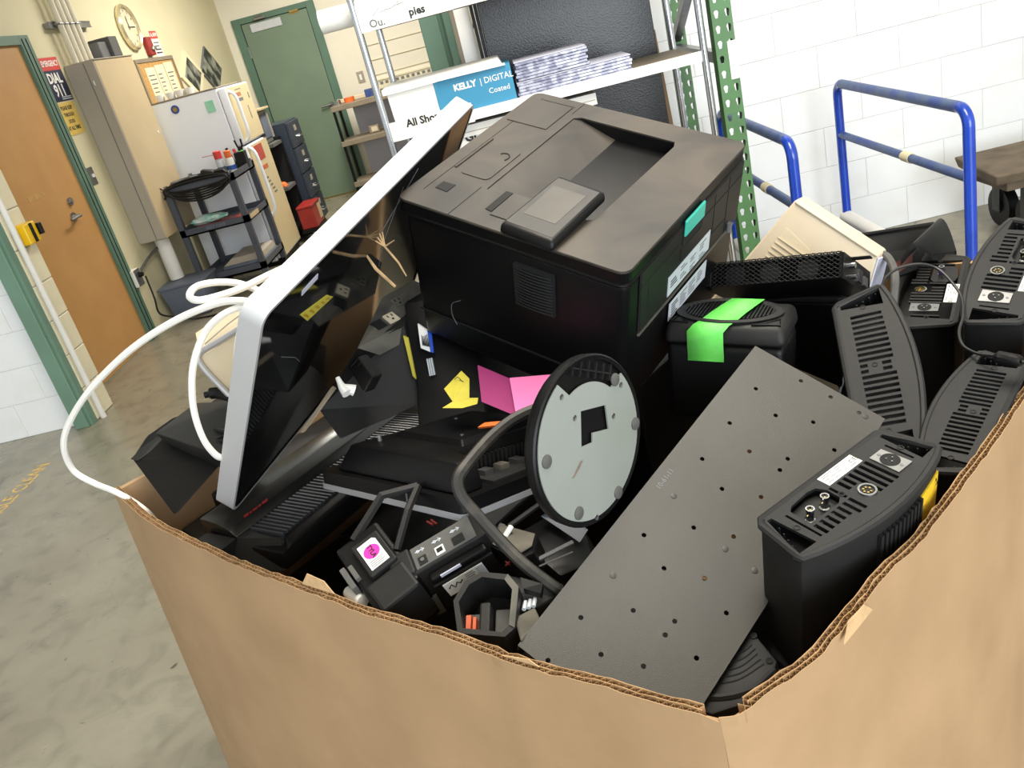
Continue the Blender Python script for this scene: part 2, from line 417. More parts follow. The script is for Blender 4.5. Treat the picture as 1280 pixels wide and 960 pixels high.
single('bent_conduit', B().tube(pts, 0.013, 8), M_STEEL, 'bent grey steel conduit arching out of the wall beside the chain', 'pipe', smooth=True)
single('wall_pipe', B().tube([(-2.634, YL + 0.035, 0), (-2.634, YL + 0.035, 3.0)], 0.017, 10), M_PVC, 'thin white vertical pipe standing against the sage green jamb', 'pipe', smooth=True)
t = thing('barrier_head', 'yellow belt barrier head with black clip fixed to the cream block', 'barrier', (-2.645, YL + 0.12, 1.0))
p = (-2.6200,4.4843,1.0608)
obj('case', B().box(-2.656, -2.59, p[1] - 0.055, p[1] + 0.055, p[2] - 0.055, p[2] + 0.055, 0.008), M_YELB, t, world=True)
obj('belt_slot', B().box(-2.592, -2.586, p[1] - 0.013, p[1] + 0.013, p[2] - 0.05, p[2] + 0.05), M_BLACK, t, world=True)
obj('belt_clip', B().box(-2.63, -2.575, p[1] + 0.055, p[1] + 0.085, p[2] - 0.025, p[2] + 0.035, 0.004), M_BLACK, t, world=True)

# ---- orange door in the left wall
d = struct('door_1', B().box(XL - 0.01, XL + 0.008, 4.86, 5.775, 0.012, 2.035), M_DOOR)
obj('door_frame', B().box(XL, XL + 0.03, 5.775, 5.90, 0, 2.09, 0.003, 1).box(XL, XL + 0.03, 4.74, 4.86, 0, 2.09, 0.003, 1).box(XL, XL + 0.0295, 4.86, 5.775, 2.035, 2.0895), M_GREEN, d)
obj('frame_stop', B().box(XL + 0.03, XL + 0.034, 5.80, 5.804, 0, 2.07).box(XL + 0.03, XL + 0.034, 5.85, 5.853, 0, 2.07), M_VOID, d)
h = (-2.8600,5.5072,0.9853)
obj('door_handle', B().cyl((XL + 0.008, h[1], h[2]), (XL + 0.02, h[1], h[2]), 0.03).cyl((XL + 0.02, h[1], h[2]), (XL + 0.06, h[1], h[2]), 0.011).tube([(XL + 0.055, h[1] + 0.012, h[2]), (XL + 0.058, h[1] - 0.06, h[2]), (XL + 0.05, h[1] - 0.11, h[2] - 0.004)], 0.01, 8), M_STEEL, d, True)
k = (-2.8900,5.5474,1.0797)
obj('deadbolt', B().cyl((XL + 0.008, k[1], k[2]), (XL + 0.022, k[1], k[2]), 0.026).cyl((XL + 0.022, k[1], k[2]), (XL + 0.026, k[1], k[2]), 0.014), M_STEEL, d, True)
k = (-2.8900,5.2162,1.1785)
obj('tape_strip', B().box(XL + 0.008, XL + 0.0095, k[1] - 0.11, k[1] + 0.09, k[2] - 0.016, k[2] + 0.016), M_CORK, d)

# ---- green door in the back wall
d = struct('door_2', B().box(-2.70, -1.93, YB - 0.012, YB + 0.01, 0.012, 2.06), M_GREEND)
obj('door_frame', B().box(-2.79, -2.70, YB - 0.03, YB, 0, 2.12, 0.003, 1).box(-1.93, -1.84, YB - 0.03, YB, 0, 2.12, 0.003, 1).box(-2.70, -1.93, YB - 0.0295, YB, 2.06, 2.1195), M_GREEN, d)
obj('gap_line', B().box(-2.70, -2.693, YB - 0.014, YB - 0.012, 0.02, 2.06).box(-1.937, -1.93, YB - 0.014, YB - 0.012, 0.02, 2.06).box(-2.693, -1.937, YB - 0.014, YB - 0.012, 2.052, 2.06), M_VOID, d)
obj('threshold', B().box(-2.70, -1.93, YB - 0.05, YB, 0, 0.012), M_BRASS, d)
obj('closer_plate', B().box(-2.60, -2.245, YB - 0.024, YB - 0.012, 1.95, 2.035, 0.002, 1), M_LABEL, d)
obj('closer_arm', B().box(-2.53, -2.40, YB - 0.06, YB - 0.03, 2.063, 2.09, 0.004).tube([(-2.42, YB - 0.05, 2.09), (-2.5, YB - 0.09, 2.1)], 0.008, 6), M_STEEL, d)
obj('hinge', B().box(-2.13, -2.03, YB - 0.034, YB - 0.028, 2.047, 2.068).box(-2.13, -2.03, YB - 0.018, YB - 0.01, 2.03, 2.045), M_BRASS, d)
obj('hinge', B().cyl((-2.697, YB - 0.022, 1.70), (-2.697, YB - 0.022, 1.82), 0.008, n=8), M_STEEL, d)
obj('door_handle', B().cyl((-1.985, YB - 0.012, 1.02), (-1.985, YB - 0.03, 1.02), 0.03).tube([(-1.985, YB - 0.05, 1.02), (-2.10, YB - 0.055, 1.015)], 0.011, 8).cyl((-1.985, YB - 0.03, 1.02), (-1.985, YB - 0.05, 1.02), 0.011), M_STEEL, d)
struct('trim_4', B().box(-1.40, -0.74, YB - 0.05, YB, 1.045, 1.075).box(-1.40, -0.74, YB - 0.04, YB, 1.075, 1.135).box(-1.40, -0.74, YB - 0.05, YB, 1.135, 1.15), M_BLOCKC)
rail = bpy.data.objects['trim_4']
for k in range(10):
    obj('slot', B().box(-1.37 + k * 0.062, -1.335 + k * 0.062, YB - 0.043, YB - 0.038, 1.09, 1.12), M_INKG, rail)
obj('shutter_rib', B().box(-1.40, -0.74, YB - 0.012, YB, 1.20, 1.204).box(-1.40, -0.74, YB - 0.012, YB, 1.36, 1.364).box(-1.40, -0.74, YB - 0.012, YB, 1.52, 1.524), M_WALLC, rail)
s = thing('light_switch', 'pale light switch plate on the back wall right of the green door', 'switch', (-1.571, YB, 1.22))
obj('plate', B().box(-0.04, 0.04, -0.008, 0, -0.062, 0.062, 0.002, 1), M_CABG, s)
obj('rocker', B().box(-0.013, 0.013, -0.013, -0.008, -0.03, 0.03, 0.001, 1), M_PAPER, s)

# ---- floor lettering
t = thing('floor_lettering', 'yellow painted words KEEP AISLE CLEAN on the concrete floor', 'floor marking', (-2.71, 3.0, 0.0))
m_ylw = mat('yellow_floor_paint', (226, 186, 96), 0.6, rgb2=(190, 162, 100), lo=0.48, hi=0.62, scale=40, detail=8)
text('lettering', 'KEEP AISLE CLEAN', 0.105, m_ylw, t, ((-2.735, 3.895, 0.0006), Y1, NX, Z1), 0.001, 'RIGHT', 0.88, world=True)

# ================================================================ LEFT WALL FITTINGS
t = thing('emergency_sign', 'red and navy DIAL 911 emergency sign beside the orange door', 'sign', (-2.9000,6.0575,1.8335))
obj('board', B().box(XL, XL + 0.004, 5.945, 6.20, 1.67, 1.95), M_NAVYS, t, world=True)
obj('red_band', B().box(XL + 0.004, XL + 0.005, 5.945, 6.20, 1.868, 1.95), M_REDS, t, world=True)
text('lettering', 'EMERGENCY', 0.05, M_PAPER, t, ONLEFT((XL + 0.0055, 5.958, 1.91)), 0.001, 'LEFT', 0.82, world=True)
text('lettering', 'DIAL', 0.088, M_PAPER, t, ONLEFT((XL + 0.0045, 5.965, 1.815)), 0.003, 'LEFT', 1.0, world=True)
text('lettering', '911', 0.105, M_PAPER, t, ONLEFT((XL + 0.0045, 5.99, 1.735)), 0.003, 'LEFT', 0.95, world=True)
for i in range(2): obj('small_print', B().box(XL + 0.004, XL + 0.0046, 6.05, 6.19, 1.692 - i * 0.012, 1.698 - i * 0.012), M_LABEL, t, world=True)
t = thing('paper_sign', 'yellowed sign with dark lettering below the 911 sign', 'sign', (-2.9000,6.0396,1.5624))
obj('sheet', B().prism(rrect(5.915, 6.175, 1.45, 1.66, 0.015), XL, XL + 0.004, axis='x'), M_YELS, t, world=True)
for i, s in enumerate(('PLEASE KEEP', 'THROUGH', 'DOOR', 'AT ALL TIMES')):
    text('lettering', s, 0.034, M_INK, t, ONLEFT((XL + 0.0045, 6.045, 1.625 - i * 0.044)), 0.001, 'CENTER', 0.85, world=True)
# trunking cabinet
t = thing('trunking_cabinet', 'tall grey and tan steel trunking cabinet on the left wall beside the fridge', 'cabinet', (-2.795, 6.57, 1.2))
obj('front_panel', B().box(XL + 0.003, -2.69, 6.25, 6.27, 0.605, 1.875, 0.003, 1), M_CABG, t, world=True)
obj('side_panel', B().box(XL + 0.003, -2.688, 6.27, 6.94, 0.6, 1.875, 0.003, 1), M_CABT, t, world=True)
obj('seam', B().box(-2.762, -2.757, 6.247, 6.25, 0.61, 1.87), M_MID, t, world=True)
obj('latch', B().box(-2.74, -2.733, 6.245, 6.25, 1.72, 1.75).box(-2.688, -2.683, 6.86, 6.875, 1.3, 1.32), M_PAPER, t, world=True)
obj('top_flange', B().box(XL + 0.003, -2.68, 6.26, 6.95, 1.875, 1.882), M_CABG, t, world=True)
names = ('leftmost', 'second', 'third', 'rightmost')
for k in range(4):
    y = 6.315 + k * 0.082
    single('conduit', B().tube([(-2.83, y, 1.88), (-2.83, y, 2.6), (-2.83, y, 3.19)], 0.021, 10), M_CONDUIT, '%s of the four cream conduits rising from the trunking cabinet' % names[k], 'pipe', 'cream conduits above the trunking', True)
b = B().box(XL, -2.86, 6.22, 6.86, 2.125, 2.16).box(-2.862, -2.856, 6.22, 6.86, 2.120, 2.128).box(-2.862, -2.856, 6.22, 6.86, 2.157, 2.165)
t = single('conduit_strut', b, M_STEEL, 'slotted steel strut clamping the four conduits to the wall', 'bracket')
for k in range(4):
    y = 6.315 + k * 0.082
    obj('clamp', B().tube([(-2.86, y - 0.03, 2.142), (-2.815, y - 0.024, 2.142), (-2.803, y, 2.142), (-2.815, y + 0.024, 2.142), (-2.86, y + 0.03, 2.142)], 0.006, 5), M_STEEL, t)
t = thing('junction_box', 'dark grey electrical box with lighter cover standing on the trunking', 'electrical box', (-2.79, 6.84, 1.882))
obj('body', B().box(XL, -2.74, 6.78, 6.93, 1.89, 2.03, 0.006), M_RUBBER, t, world=True)
obj('side_box', B().box(XL, -2.77, 6.64, 6.78, 1.89, 2.0, 0.006), M_MID, t, world=True)
obj('foot', B().box(-2.86, -2.80, 6.68, 6.70, 1.882, 1.89).box(-2.86, -2.80, 6.88, 6.90, 1.882, 1.89), M_BLACK, t, world=True)
# clock
ck = (-2.8800,7.6116,2.1151)
t = thing('wall_clock', 'round wall clock with shiny pale gold rim high on the left wall', 'clock', ((XL, ck[1], ck[2]), Y1, Z1, X1))
obj('rim', B().lathe([(0.0, 0.0), (0.168, 0.0), (0.18, 0.01), (0.18, 0.03), (0.166, 0.045), (0.150, 0.035), (0.150, 0.02)], 40), mat('pale_gold_rim', (226, 214, 178), 0.2, 0.6, var=0.1, scale=10), t, True)
obj('face', B().lathe([(0.150, 0.021), (0.0, 0.021)], 40), M_GLASSY, t)
hand = obj('hand', B().box(-0.004, 0.004, -0.02, 0.085, 0.023, 0.025).box(-0.02, 0.11, -0.003, 0.003, 0.025, 0.027), M_INK, t)
for k in range(12):
    a = 2 * PI * k / 12
    b = B().box(-0.004, 0.004, 0.118, 0.138, 0.0212, 0.0225); bmesh.ops.rotate(b.bm, matrix=Matrix.Rotation(a, 3, 'Z'), verts=b.bm.verts[:])
    obj('hour_mark', b, M_INK, t)
fp = (-2.8800,7.8828,1.9556)
t = thing('fire_pull', 'small red fire alarm pull station beside the clock', 'fire alarm', ((XL, fp[1], fp[2]), Y1, Z1, X1))
obj('case', B().box(-0.055, 0.055, -0.075, 0.075, 0, 0.045, 0.01), M_RED, t)
obj('lever', B().box(-0.03, 0.04, -0.035, -0.005, 0.045, 0.07, 0.006), M_CHROME, t)
t = thing('alarm_notice', 'white notice with red heading right of the fire alarm pull', 'sign', ((XL, fp[1] + 0.25, fp[2] + 0.01), Y1, Z1, X1))
obj('card', B().box(-0.085, 0.085, -0.115, 0.115, 0, 0.003), M_PAPER, t)
obj('red_heading', B().box(-0.085, 0.085, 0.05, 0.115, 0.003, 0.004), M_REDS, t)
text('lettering', 'ALARM', 0.045, M_PAPER, t, ((0, 0.083, 0.0042), X1, Y1, Z1), 0.001, 'CENTER', 1.0)
for i, w in enumerate((0.13, 0.1, 0.14, 0.14)): obj('print_line', B().box(-w / 2, w / 2, 0.012 - i * 0.028, 0.024 - i * 0.028, 0.003, 0.0036), M_INK if i > 1 else M_INKG, t)
t = thing('notice_board', 'cork notice board pinned with papers above the fridge', 'notice board', (XL, 7.9, 1.6))
obj('cork', B().box(XL + 0.003, XL + 0.012, 7.49, 8.33, 1.25, 1.835), M_CORK, t, world=True)
obj('border', B().box(XL + 0.003, XL + 0.02, 7.46, 8.36, 1.835, 1.865).box(XL + 0.003, XL + 0.02, 7.46, 7.49, 1.22, 1.835).box(XL + 0.003, XL + 0.02, 8.33, 8.36, 1.22, 1.835).box(XL + 0.003, XL + 0.02, 7.49, 8.33, 1.22, 1.25), M_SHELFT, t, world=True)
pos = ('left', 'middle', 'right')
for k in range(3):
    y0 = 7.62 + k * 0.225
    s = thing('pinned_page', '%s of the three printed pages on the cork notice board' % pos[k], 'paper', (XL + 0.013, y0 + 0.1, 1.56), group='pages on the notice board')
    obj('sheet', B().box(XL + 0.0125 + 0.0012 * k, XL + 0.0135 + 0.0012 * k, y0, y0 + 0.215, 1.40 + 0.01 * k, 1.79 + 0.012 * k), M_CREAMP, s, world=True)
    for j in range(9):
        obj('print_line', B().box(XL + 0.0135 + 0.0012 * k, XL + 0.0139 + 0.0012 * k, y0 + 0.03, y0 + 0.1 + 0.09 * random.random(), 1.72 - j * 0.034, 1.731 - j * 0.034), M_INKG, s, world=True)
def diamond(pts, name, label, white):
    P = [Vector(p) for p in pts]; cen = sum(P, Vector()) / 4
    t = thing('picture', label, 'picture', tuple(cen), group=None)
    obj('frame', B().slab([(XL + 0.018, p.y, p.z) for p in P], (-0.017, 0, 0)), M_CREAMP if white else M_INKG, t, world=True)
    Q = [cen + (p - cen) * (0.72 if white else 0.94) for p in P]
    obj('print', B().slab([(XL + 0.0195, p.y, p.z) for p in Q], (-0.001, 0, 0)), M_PHOTO, t, world=True)
diamond([(XL, 8.74, 1.895), (XL, 8.40, 1.667), (XL, 8.74, 1.44), (XL, 9.08, 1.667)], 'picture', 'diamond hung photograph in a white mount behind the fridge', True)
diamond([(XL, 9.38, 1.91), (XL, 9.02, 1.687), (XL, 9.34, 1.45), (XL, 9.70, 1.67)], 'picture', 'diamond hung monochrome photograph without mount, nearer the green door', False)
sw = (-2.9000,5.9974,1.1696)
t = thing('light_switch', 'steel light switch plate on the left wall beside the orange door', 'switch', ((XL, sw[1], sw[2]), Y1, Z1, X1))
obj('plate', B().box(-0.038, 0.038, -0.06, 0.06, 0, 0.006, 0.002, 1), M_STEEL, t)
obj('toggle', B().box(-0.006, 0.006, -0.01, 0.012, 0.006, 0.018), M_PAPER, t)
ol = (-2.8600,5.9310,0.4333)
t = thing('wall_outlet', 'surface mounted outlet box low on the left wall with black plug', 'outlet', ((XL, ol[1], ol[2]), Y1, Z1, X1))
obj('box', B().box(-0.06, 0.06, -0.06, 0.06, 0, 0.05, 0.004), M_WHITE, t)
obj('plate', B().box(-0.045, 0.045, -0.06, 0.06, 0.05, 0.054), M_STEEL, t)
pl = obj('plug', B().cyl((0.01, 0.015, 0.054), (0.01, 0.015, 0.085), 0.02, 0.014), M_BLACK, t, True)
pts = smoothpath([(-2.8100,5.9514,0.4267), (-2.7800,5.8800,0.2758), (-2.7800,5.8606,0.1581), (-2.7200,5.9753,0.0770), (-2.6341,6.0662,0.0100), (-2.4348,6.0344,0.0100), (-2.2907,6.0787,0.0100)], 6)
single('black_power_lead', B().tube(pts, 0.007, 6), M_CORDB, 'black power cord drooping from the low wall outlet to the floor', 'cord', smooth=True)
pts = smoothpath([(XL + 0.02, 5.98, 0.44), (XL + 0.06, 6.25, 0.52), (XL + 0.08, 6.6, 0.56), (XL + 0.05, 6.95, 0.66)], 5)
single('flex_lead', B().tube(pts, 0.011, 6), M_RUBBER, 'grey flexible lead running behind the white drain pipe', 'cord', smooth=True)
pv = (-2.7900,6.2764,0.5779); pb = (-2.7900,6.2525,0.3308)
single('drain_pipe', B().tube([(-2.79, 6.40, 0.60), (-2.79, 6.40, 0.4), (-2.79, 6.40, 0.27)], 0.055, 16), M_PVC, 'thick white pipe dropping from the bottom of the trunking cabinet', 'pipe', smooth=True)

# ---- fridge
FX0, FX1, FY0, FY1, FZ = -2.84, -2.18, 7.236, 7.90, 1.50
t = thing('fridge', 'white fridge freezer with cream front covered in stickers', 'fridge', (-2.5, 7.55, 0.0))
obj('body', B().box(FX0, FX1 - 0.075, FY0, FY1, 0.04, FZ, 0.006), M_FRIDGEW, t, world=True)
obj('top', B().box(FX0, FX1 - 0.07, FY0 - 0.002, FY1 + 0.002, FZ, FZ + 0.012, 0.003, 1), M_SHELFT, t, world=True)
obj('kick_plate', B().box(FX0 + 0.05, FX1 - 0.03, FY0 + 0.01, FY1 - 0.01, 0.0, 0.05), M_BLACK, t, world=True)
def fdoor(nm, z0, z1):
    o = obj(nm, B().box(FX1 - 0.07, FX1, FY0, FY1, z0, z1, 0.010, 3), M_FRIDGEW, t, True, world=True)
    obj('front_skin', B().box(FX1, FX1 + 0.002, FY0 + 0.012, FY1 - 0.012, z0 + 0.012, z1 - 0.012), M_FRIDGEC, o, world=True)
    return o
d1 = fdoor('freezer_door', 1.035, 1.495); d2 = fdoor('fridge_door', 0.06, 1.02)
def handle(p, z0, z1):
    pts = smoothpath([(FX1, FY0 + 0.045, z0), (FX1 + 0.045, FY0 + 0.045, z0 + (z1 - z0) * 0.12), (FX1 + 0.05, FY0 + 0.045, (z0 + z1) / 2), (FX1 + 0.045, FY0 + 0.045, z1 - (z1 - z0) * 0.12), (FX1, FY0 + 0.045, z1)], 5)
    obj('handle', B().tube(pts, 0.014, 8), M_FRIDGEW, p, True, world=True)
handle(d1, 1.05, 1.46); handle(d2, 0.42, 1.01)
obj('hinge', B().box(FX1 - 0.02, FX1 + 0.006, FY1 - 0.08, FY1, 1.02, 1.036), M_BLACK, t, world=True)
def stick(nm, parent, y0, y1, z0, z1, m): obj(nm, B().box(FX1 + 0.002, FX1 + 0.0032, y0, y1, z0, z1), m, parent, world=True)
stick('brown_sticker', d1, 7.42, 7.60, 1.40, 1.43, mat('brown_print', (176, 120, 92), 0.6, var=0.2, scale=30)); stick('grey_sticker', d1, 7.44, 7.62, 1.36, 1.385, M_INKG); stick('vent_slot', d1, 7.80, 7.83, 1.36, 1.41, M_INKG); stick('badge', d1, 7.68, 7.70, 1.20, 1.31, M_INKG); stick('thin_print', d1, 7.46, 7.64, 1.452, 1.458, M_INKG)
stick('red_sticker', d2, 7.42, 7.68, 0.86, 0.99, mat('faded_red_print', (176, 70, 58), 0.6, var=0.2, scale=20)); stick('orange_sticker', d2, 7.46, 7.66, 0.78, 0.815, mat('faded_orange_print', (196, 100, 62), 0.6, var=0.2, scale=20))
for i in range(5): stick('print_scribble', d2, 7.50 + 0.02 * i, 7.56 + 0.03 * i, 0.70 - 0.035 * i, 0.715 - 0.035 * i, M_INKG)
def mag(nm, px, w, h, m, zz):
    obj(nm, B().box(px[0] - w, px[0] + w, FY0 - 0.004, FY0, px[2] - h, px[2] + h, 0.001, 1), m, t, world=True)
pm = (-2.6286,7.2360,1.4273)
mg = obj('round_magnet', B().cyl((pm[0], FY0 - 0.004, pm[2]), (pm[0], FY0, pm[2]), 0.034, n=20), mat('blue_enamel_badge', (44, 78, 150), 0.4, var=0.1, scale=30), t, world=True)
obj('magnet_print', B().cyl((pm[0], FY0 - 0.005, pm[2]), (pm[0], FY0 - 0.004, pm[2]), 0.018, n=14), M_BRASS, mg, world=True)
mag('mint_note', (-2.3453,7.2360,1.3833), 0.035, 0.045, M_GREENM, 0)
mag('door_catch', (-2.8207,7.2360,1.2161), 0.01, 0.012, M_INKG, 0)
for k, px in enumerate(((-2.7503,7.3000,1.5210), (-2.6594,7.3000,1.5242), (-2.5797,7.3000,1.5174), (-2.4977,7.3000,1.5163))):
    single('white_cup', B().lathe([(0.0, 0), (0.032, 0), (0.04, 0.05), (0.036, 0.05), (0.029, 0.006), (0, 0.006)], 14, Matrix.Translation((px[0] + 0.01, 7.32, FZ + 0.012))), M_PAPER, '%s of the four white cups in a row on the fridge top' % names[k], 'cup', 'white cups on the fridge', True)

# ---- blue-grey bin by the trunking
t = thing('waste_bin', 'blue grey plastic bin under the trunking beside the drain pipe', 'bin', (-2.69, 6.45, 0.0))
obj('tub', B().hexa([(-2.83, 6.18, 0), (-2.55, 6.18, 0), (-2.55, 6.45, 0), (-2.83, 6.45, 0)], [(-2.865, 6.15, 0.255), (-2.515, 6.15, 0.255), (-2.515, 6.48, 0.255), (-2.865, 6.48, 0.255)], 0.02), M_BIN, t, True, world=True)
obj('rim', B().box(-2.872, -2.508, 6.143, 6.487, 0.245, 0.265, 0.006), M_BIN, t, world=True)

# ---- service cart in front of the fridge
CX0, CX1, CY0, CY1 = -2.68, -2.13, 6.50, 7.12
t = thing('service_cart', 'dark blue grey steel service cart with three shelves before the fridge', 'cart', (-2.4, 6.8, 0.0))
for nm, z in (('top_shelf', 0.86), ('middle_shelf', 0.535), ('bottom_shelf', 0.16)):
    obj(nm, B().box(CX0, CX1, CY0, CY1, z, z + 0.012).box(CX0, CX1, CY0, CY0 + 0.006, z, z + 0.055).box(CX0, CX1, CY1 - 0.006, CY1, z, z + 0.055).box(CX0, CX0 + 0.006, CY0, CY1, z, z + 0.055).box(CX1 - 0.006, CX1, CY0, CY1, z, z + 0.055), M_CART, t, world=True)
for x, y in ((CX0, CY0), (CX1 - 0.045, CY0), (CX0, CY1 - 0.045), (CX1 - 0.045, CY1 - 0.045)):
    l = obj('leg', B().box(x, x + 0.045, y, y + 0.045, 0.09, 0.92, 0.003, 1), M_CART, t, world=True)
    obj('cap', B().cyl((x + 0.022, y + 0.022, 0.92), (x + 0.022, y + 0.022, 0.935), 0.016, n=10), M_STEEL, l, world=True)
    cs = obj('caster', B().box(x + 0.008, x + 0.037, y + 0.012, y + 0.033, 0.055, 0.09).cyl((x + 0.010, y + 0.022, 0.04), (x + 0.035, y + 0.022, 0.04), 0.04, n=14), M_BLACK, t, world=True)
text('lettering', 'BEAT CAKE', 0.03, M_BIN, t, FRONT((-2.47, CY0 - 0.001, 0.565)), 0.001, world=True)
obj('shelf_label', B().box(CX1 + 0.0, CX1 + 0.002, 6.56, 6.80, 0.545, 0.58), M_CABT, t, world=True)
# things on the cart
pts = []
for k in range(6):
    for q in range(20):
        a = 2 * PI * q / 20; sa = math.sin(a)
        pts.append((-2.40 + (0.25 + 0.012 * math.sin(k * 2.1)) * math.cos(a), CY0 - 0.018 - 0.006 * (k % 3) + (0.10 if sa > 0.5 else 0.0) * 0, 0.905 + (0.018 + 0.006 * k) * (sa if sa > 0 else 0) + (0.035 + 0.017 * k) * (sa if sa < 0 else 0)))
single('coiled_cable', B().tube(smoothpath(pts, 2), 0.0075, 5), M_CORDB, 'bundle of black cable coiled over the edge of the cart top', 'cable', smooth=True)
pts = [(-2.72 + 0.06 * math.cos(a), CY0 - 0.012, 0.89 + 0.05 * math.sin(a)) for a in [2 * PI * i / 16 for i in range(16)]]
single('cable_loop', B().tube(pts, 0.006, 5, closed=True), M_CORDB, 'loop of black cable hanging off the left corner of the cart', 'cable', smooth=True)
t = thing('tape_spool', 'flat grey spool with a white edge lying on the cart top', 'spool', (-2.55, 6.66, 0.875))
obj('reel', B().lathe([(0, 0), (0.115, 0), (0.12, 0.012), (0.12, 0.05), (0.105, 0.068), (0.05, 0.07), (0.045, 0.06), (0, 0.06)], 28), M_RUBBER, t, True)
obj('white_edge', B().lathe([(0.118, 0.018), (0.128, 0.02), (0.128, 0.034), (0.118, 0.036)], 28), M_PAPER, t, True)
t = thing('hand_tool', 'dark grey handheld tool lying between the spool and spray can', 'tool', (-2.40, 6.72, 0.874))
obj('body', B().hexa([(-0.06, -0.05, 0), (0.09, -0.05, 0), (0.09, 0.05, 0), (-0.06, 0.05, 0)], [(-0.02, -0.03, 0.10), (0.07, -0.04, 0.075), (0.07, 0.04, 0.075), (-0.02, 0.03, 0.10)], 0.012), M_BLACK2, t, True)
obj('grip', B().tube([(0.07, 0, 0.05), (0.15, -0.02, 0.05), (0.17, -0.02, 0.02)], 0.02, 8), M_BLACK, t, True)
def can(nm, label, x, y, r, h, cap, body, capm, capr):
    t = thing(nm, label, 'can', (x, y, 0.873))
    obj('body', B().lathe([(0, 0), (r, 0), (r, h), (r * 0.8, h + 0.02), (0, h + 0.02)], 18), body, t, True)
    obj('label_band', B().lathe([(r + 0.0005, h * 0.25), (r + 0.001, h * 0.25), (r + 0.001, h * 0.6), (r + 0.0005, h * 0.6)], 18), M_BIN if capm is M_REDS else mat('blue_print_band', (54, 92, 170), 0.4, var=0.05, scale=20), t, True)
    c = obj('cap', B().lathe([(0, h + 0.02), (capr, h + 0.02), (capr, h + 0.02 + cap), (capr * 0.8, h + 0.025 + cap), (0, h + 0.025 + cap)], 16), capm, t, True)
    return t
t = can('spray_can', 'grey spray can with red cap and straw on the cart', -2.33, 6.93, 0.033, 0.11, 0.055, M_LABEL, M_REDS, 0.032)
obj('straw', B().tube([(-0.02, 0, 0.165), (-0.12, -0.01, 0.17)], 0.0025, 5), M_RED, t)
can('glue_bottle', 'white bottle with orange cap standing right of the red capped can', -2.25, 6.93, 0.032, 0.10, 0.05, M_WHITE, M_ORANGE, 0.027)
t = thing('tool_caddy', 'black tool caddy holding pliers and a screwdriver on the cart', 'tool holder', (-2.165, 6.98, 0.873))
obj('case', B().hexa([(-0.05, -0.035, 0), (0.035, -0.035, 0), (0.035, 0.035, 0), (-0.05, 0.035, 0)], [(-0.045, -0.04, 0.14), (0.04, -0.04, 0.14), (0.04, 0.04, 0.14), (-0.045, 0.04, 0.14)], 0.006), M_VOID, t)
pr = obj('pliers', B().tube([(0.01, 0, 0.14), (-0.005, 0, 0.18), (-0.012, 0, 0.23)], 0.008, 6).tube([(0.01, 0, 0.14), (0.035, 0, 0.18), (0.038, 0, 0.23)], 0.008, 6).cyl((0.012, -0.01, 0.155), (0.012, 0.01, 0.155), 0.02, n=10), M_BLACK2, t, True)
obj('green_grip', B().tube([(-0.002, -0.012, 0.135), (0.03, -0.012, 0.14)], 0.008, 6), M_GREENT, t, True)
obj('red_handle', B().tube([(-0.03, -0.01, 0.12), (-0.04, -0.01, 0.17)], 0.012, 8), M_REDS, t, True)
obj('screwdriver', B().tube([(-0.055, -0.02, 0.05), (-0.09, -0.02, 0.19)], [0.008, 0.012], 8), M_BLACK, t, True)
single('red_binder', B().box(-2.56, -2.18, 6.55, 6.72, 0.548, 0.585, 0.004), M_RED, 'flat red binder on the middle cart shelf', 'binder')
bb = B(); bmesh.ops.create_icosphere(bb.bm, subdivisions=3, radius=1.0)
for v in bb.bm.verts:
    n = 1 + 0.16 * math.sin(5 * v.co.x + 2) * math.cos(4 * v.co.y) + 0.08 * math.sin(11 * v.co.z + 6 * v.co.x)
    v.co = Vector((v.co.x * 0.15 * n - 2.47, v.co.y * 0.06 * n + 6.62, max(v.co.z * 0.035 * n, -0.03) + 0.617))
single('wipes_pack', bb, M_AQUA, 'crumpled aqua and white plastic pack lying on the red binder', 'packet', smooth=True)
t = thing('flat_scanner', 'flat grey office machine on the bottom cart shelf', 'scanner', (-2.34, 6.8, 0.172))
obj('base', B().box(-0.16, 0.20, -0.2, 0.2, 0.0, 0.05, 0.008), M_BIN, t, True)
obj('lid', B().hexa([(-0.16, -0.19, 0.05), (0.19, -0.19, 0.05), (0.19, 0.2, 0.05), (-0.16, 0.2, 0.05)], [(-0.08, -0.17, 0.10), (0.18, -0.17, 0.10), (0.18, 0.19, 0.10), (-0.08, 0.19, 0.10)], 0.006), M_CABG, t)
obj('slot', B().box(-0.15, 0.19, -0.203, -0.2, 0.02, 0.028), M_VOID, t)

# ---- shelf, monitor, drawers behind the fridge
t = thing('black_shelving', 'black open shelving squeezed between the fridge and the drawer cabinet', 'shelf', (-2.4, 8.1, 0.0))
for z in (0.12, 0.5, 0.90): obj('board', B().box(-2.75, -2.16, 7.98, 8.32, z, z + 0.03), M_RUBBER if z > 0.4 else M_BLACK, t, world=True)
obj('back_panel', B().box(-2.75, -2.16, 8.32, 8.33, 0.0, 0.96), M_VOID, t, world=True)
obj('side_panel', B().box(-2.75, -2.735, 7.98, 8.32, 0.0, 0.96), M_BLACK, t, world=True)
obj('side_panel', B().box(-2.175, -2.16, 8.3, 8.32, 0.0, 0.96), M_BLACK, t, world=True)
t = thing('small_television', 'small grey television with lavender screen on the black shelving', 'television', (-2.42, 8.15, 0.93))
obj('case', B().box(-0.22, 0.20, -0.14, 0.16, 0.0, 0.30, 0.015), M_MID, t)
obj('screen', B().box(0.20, 0.206, -0.10, 0.12, 0.05, 0.26, 0.01), M_BIN, t)
obj('top_tray', B().box(-0.24, 0.24, -0.16, 0.18, 0.30, 0.315), M_CABT, t)
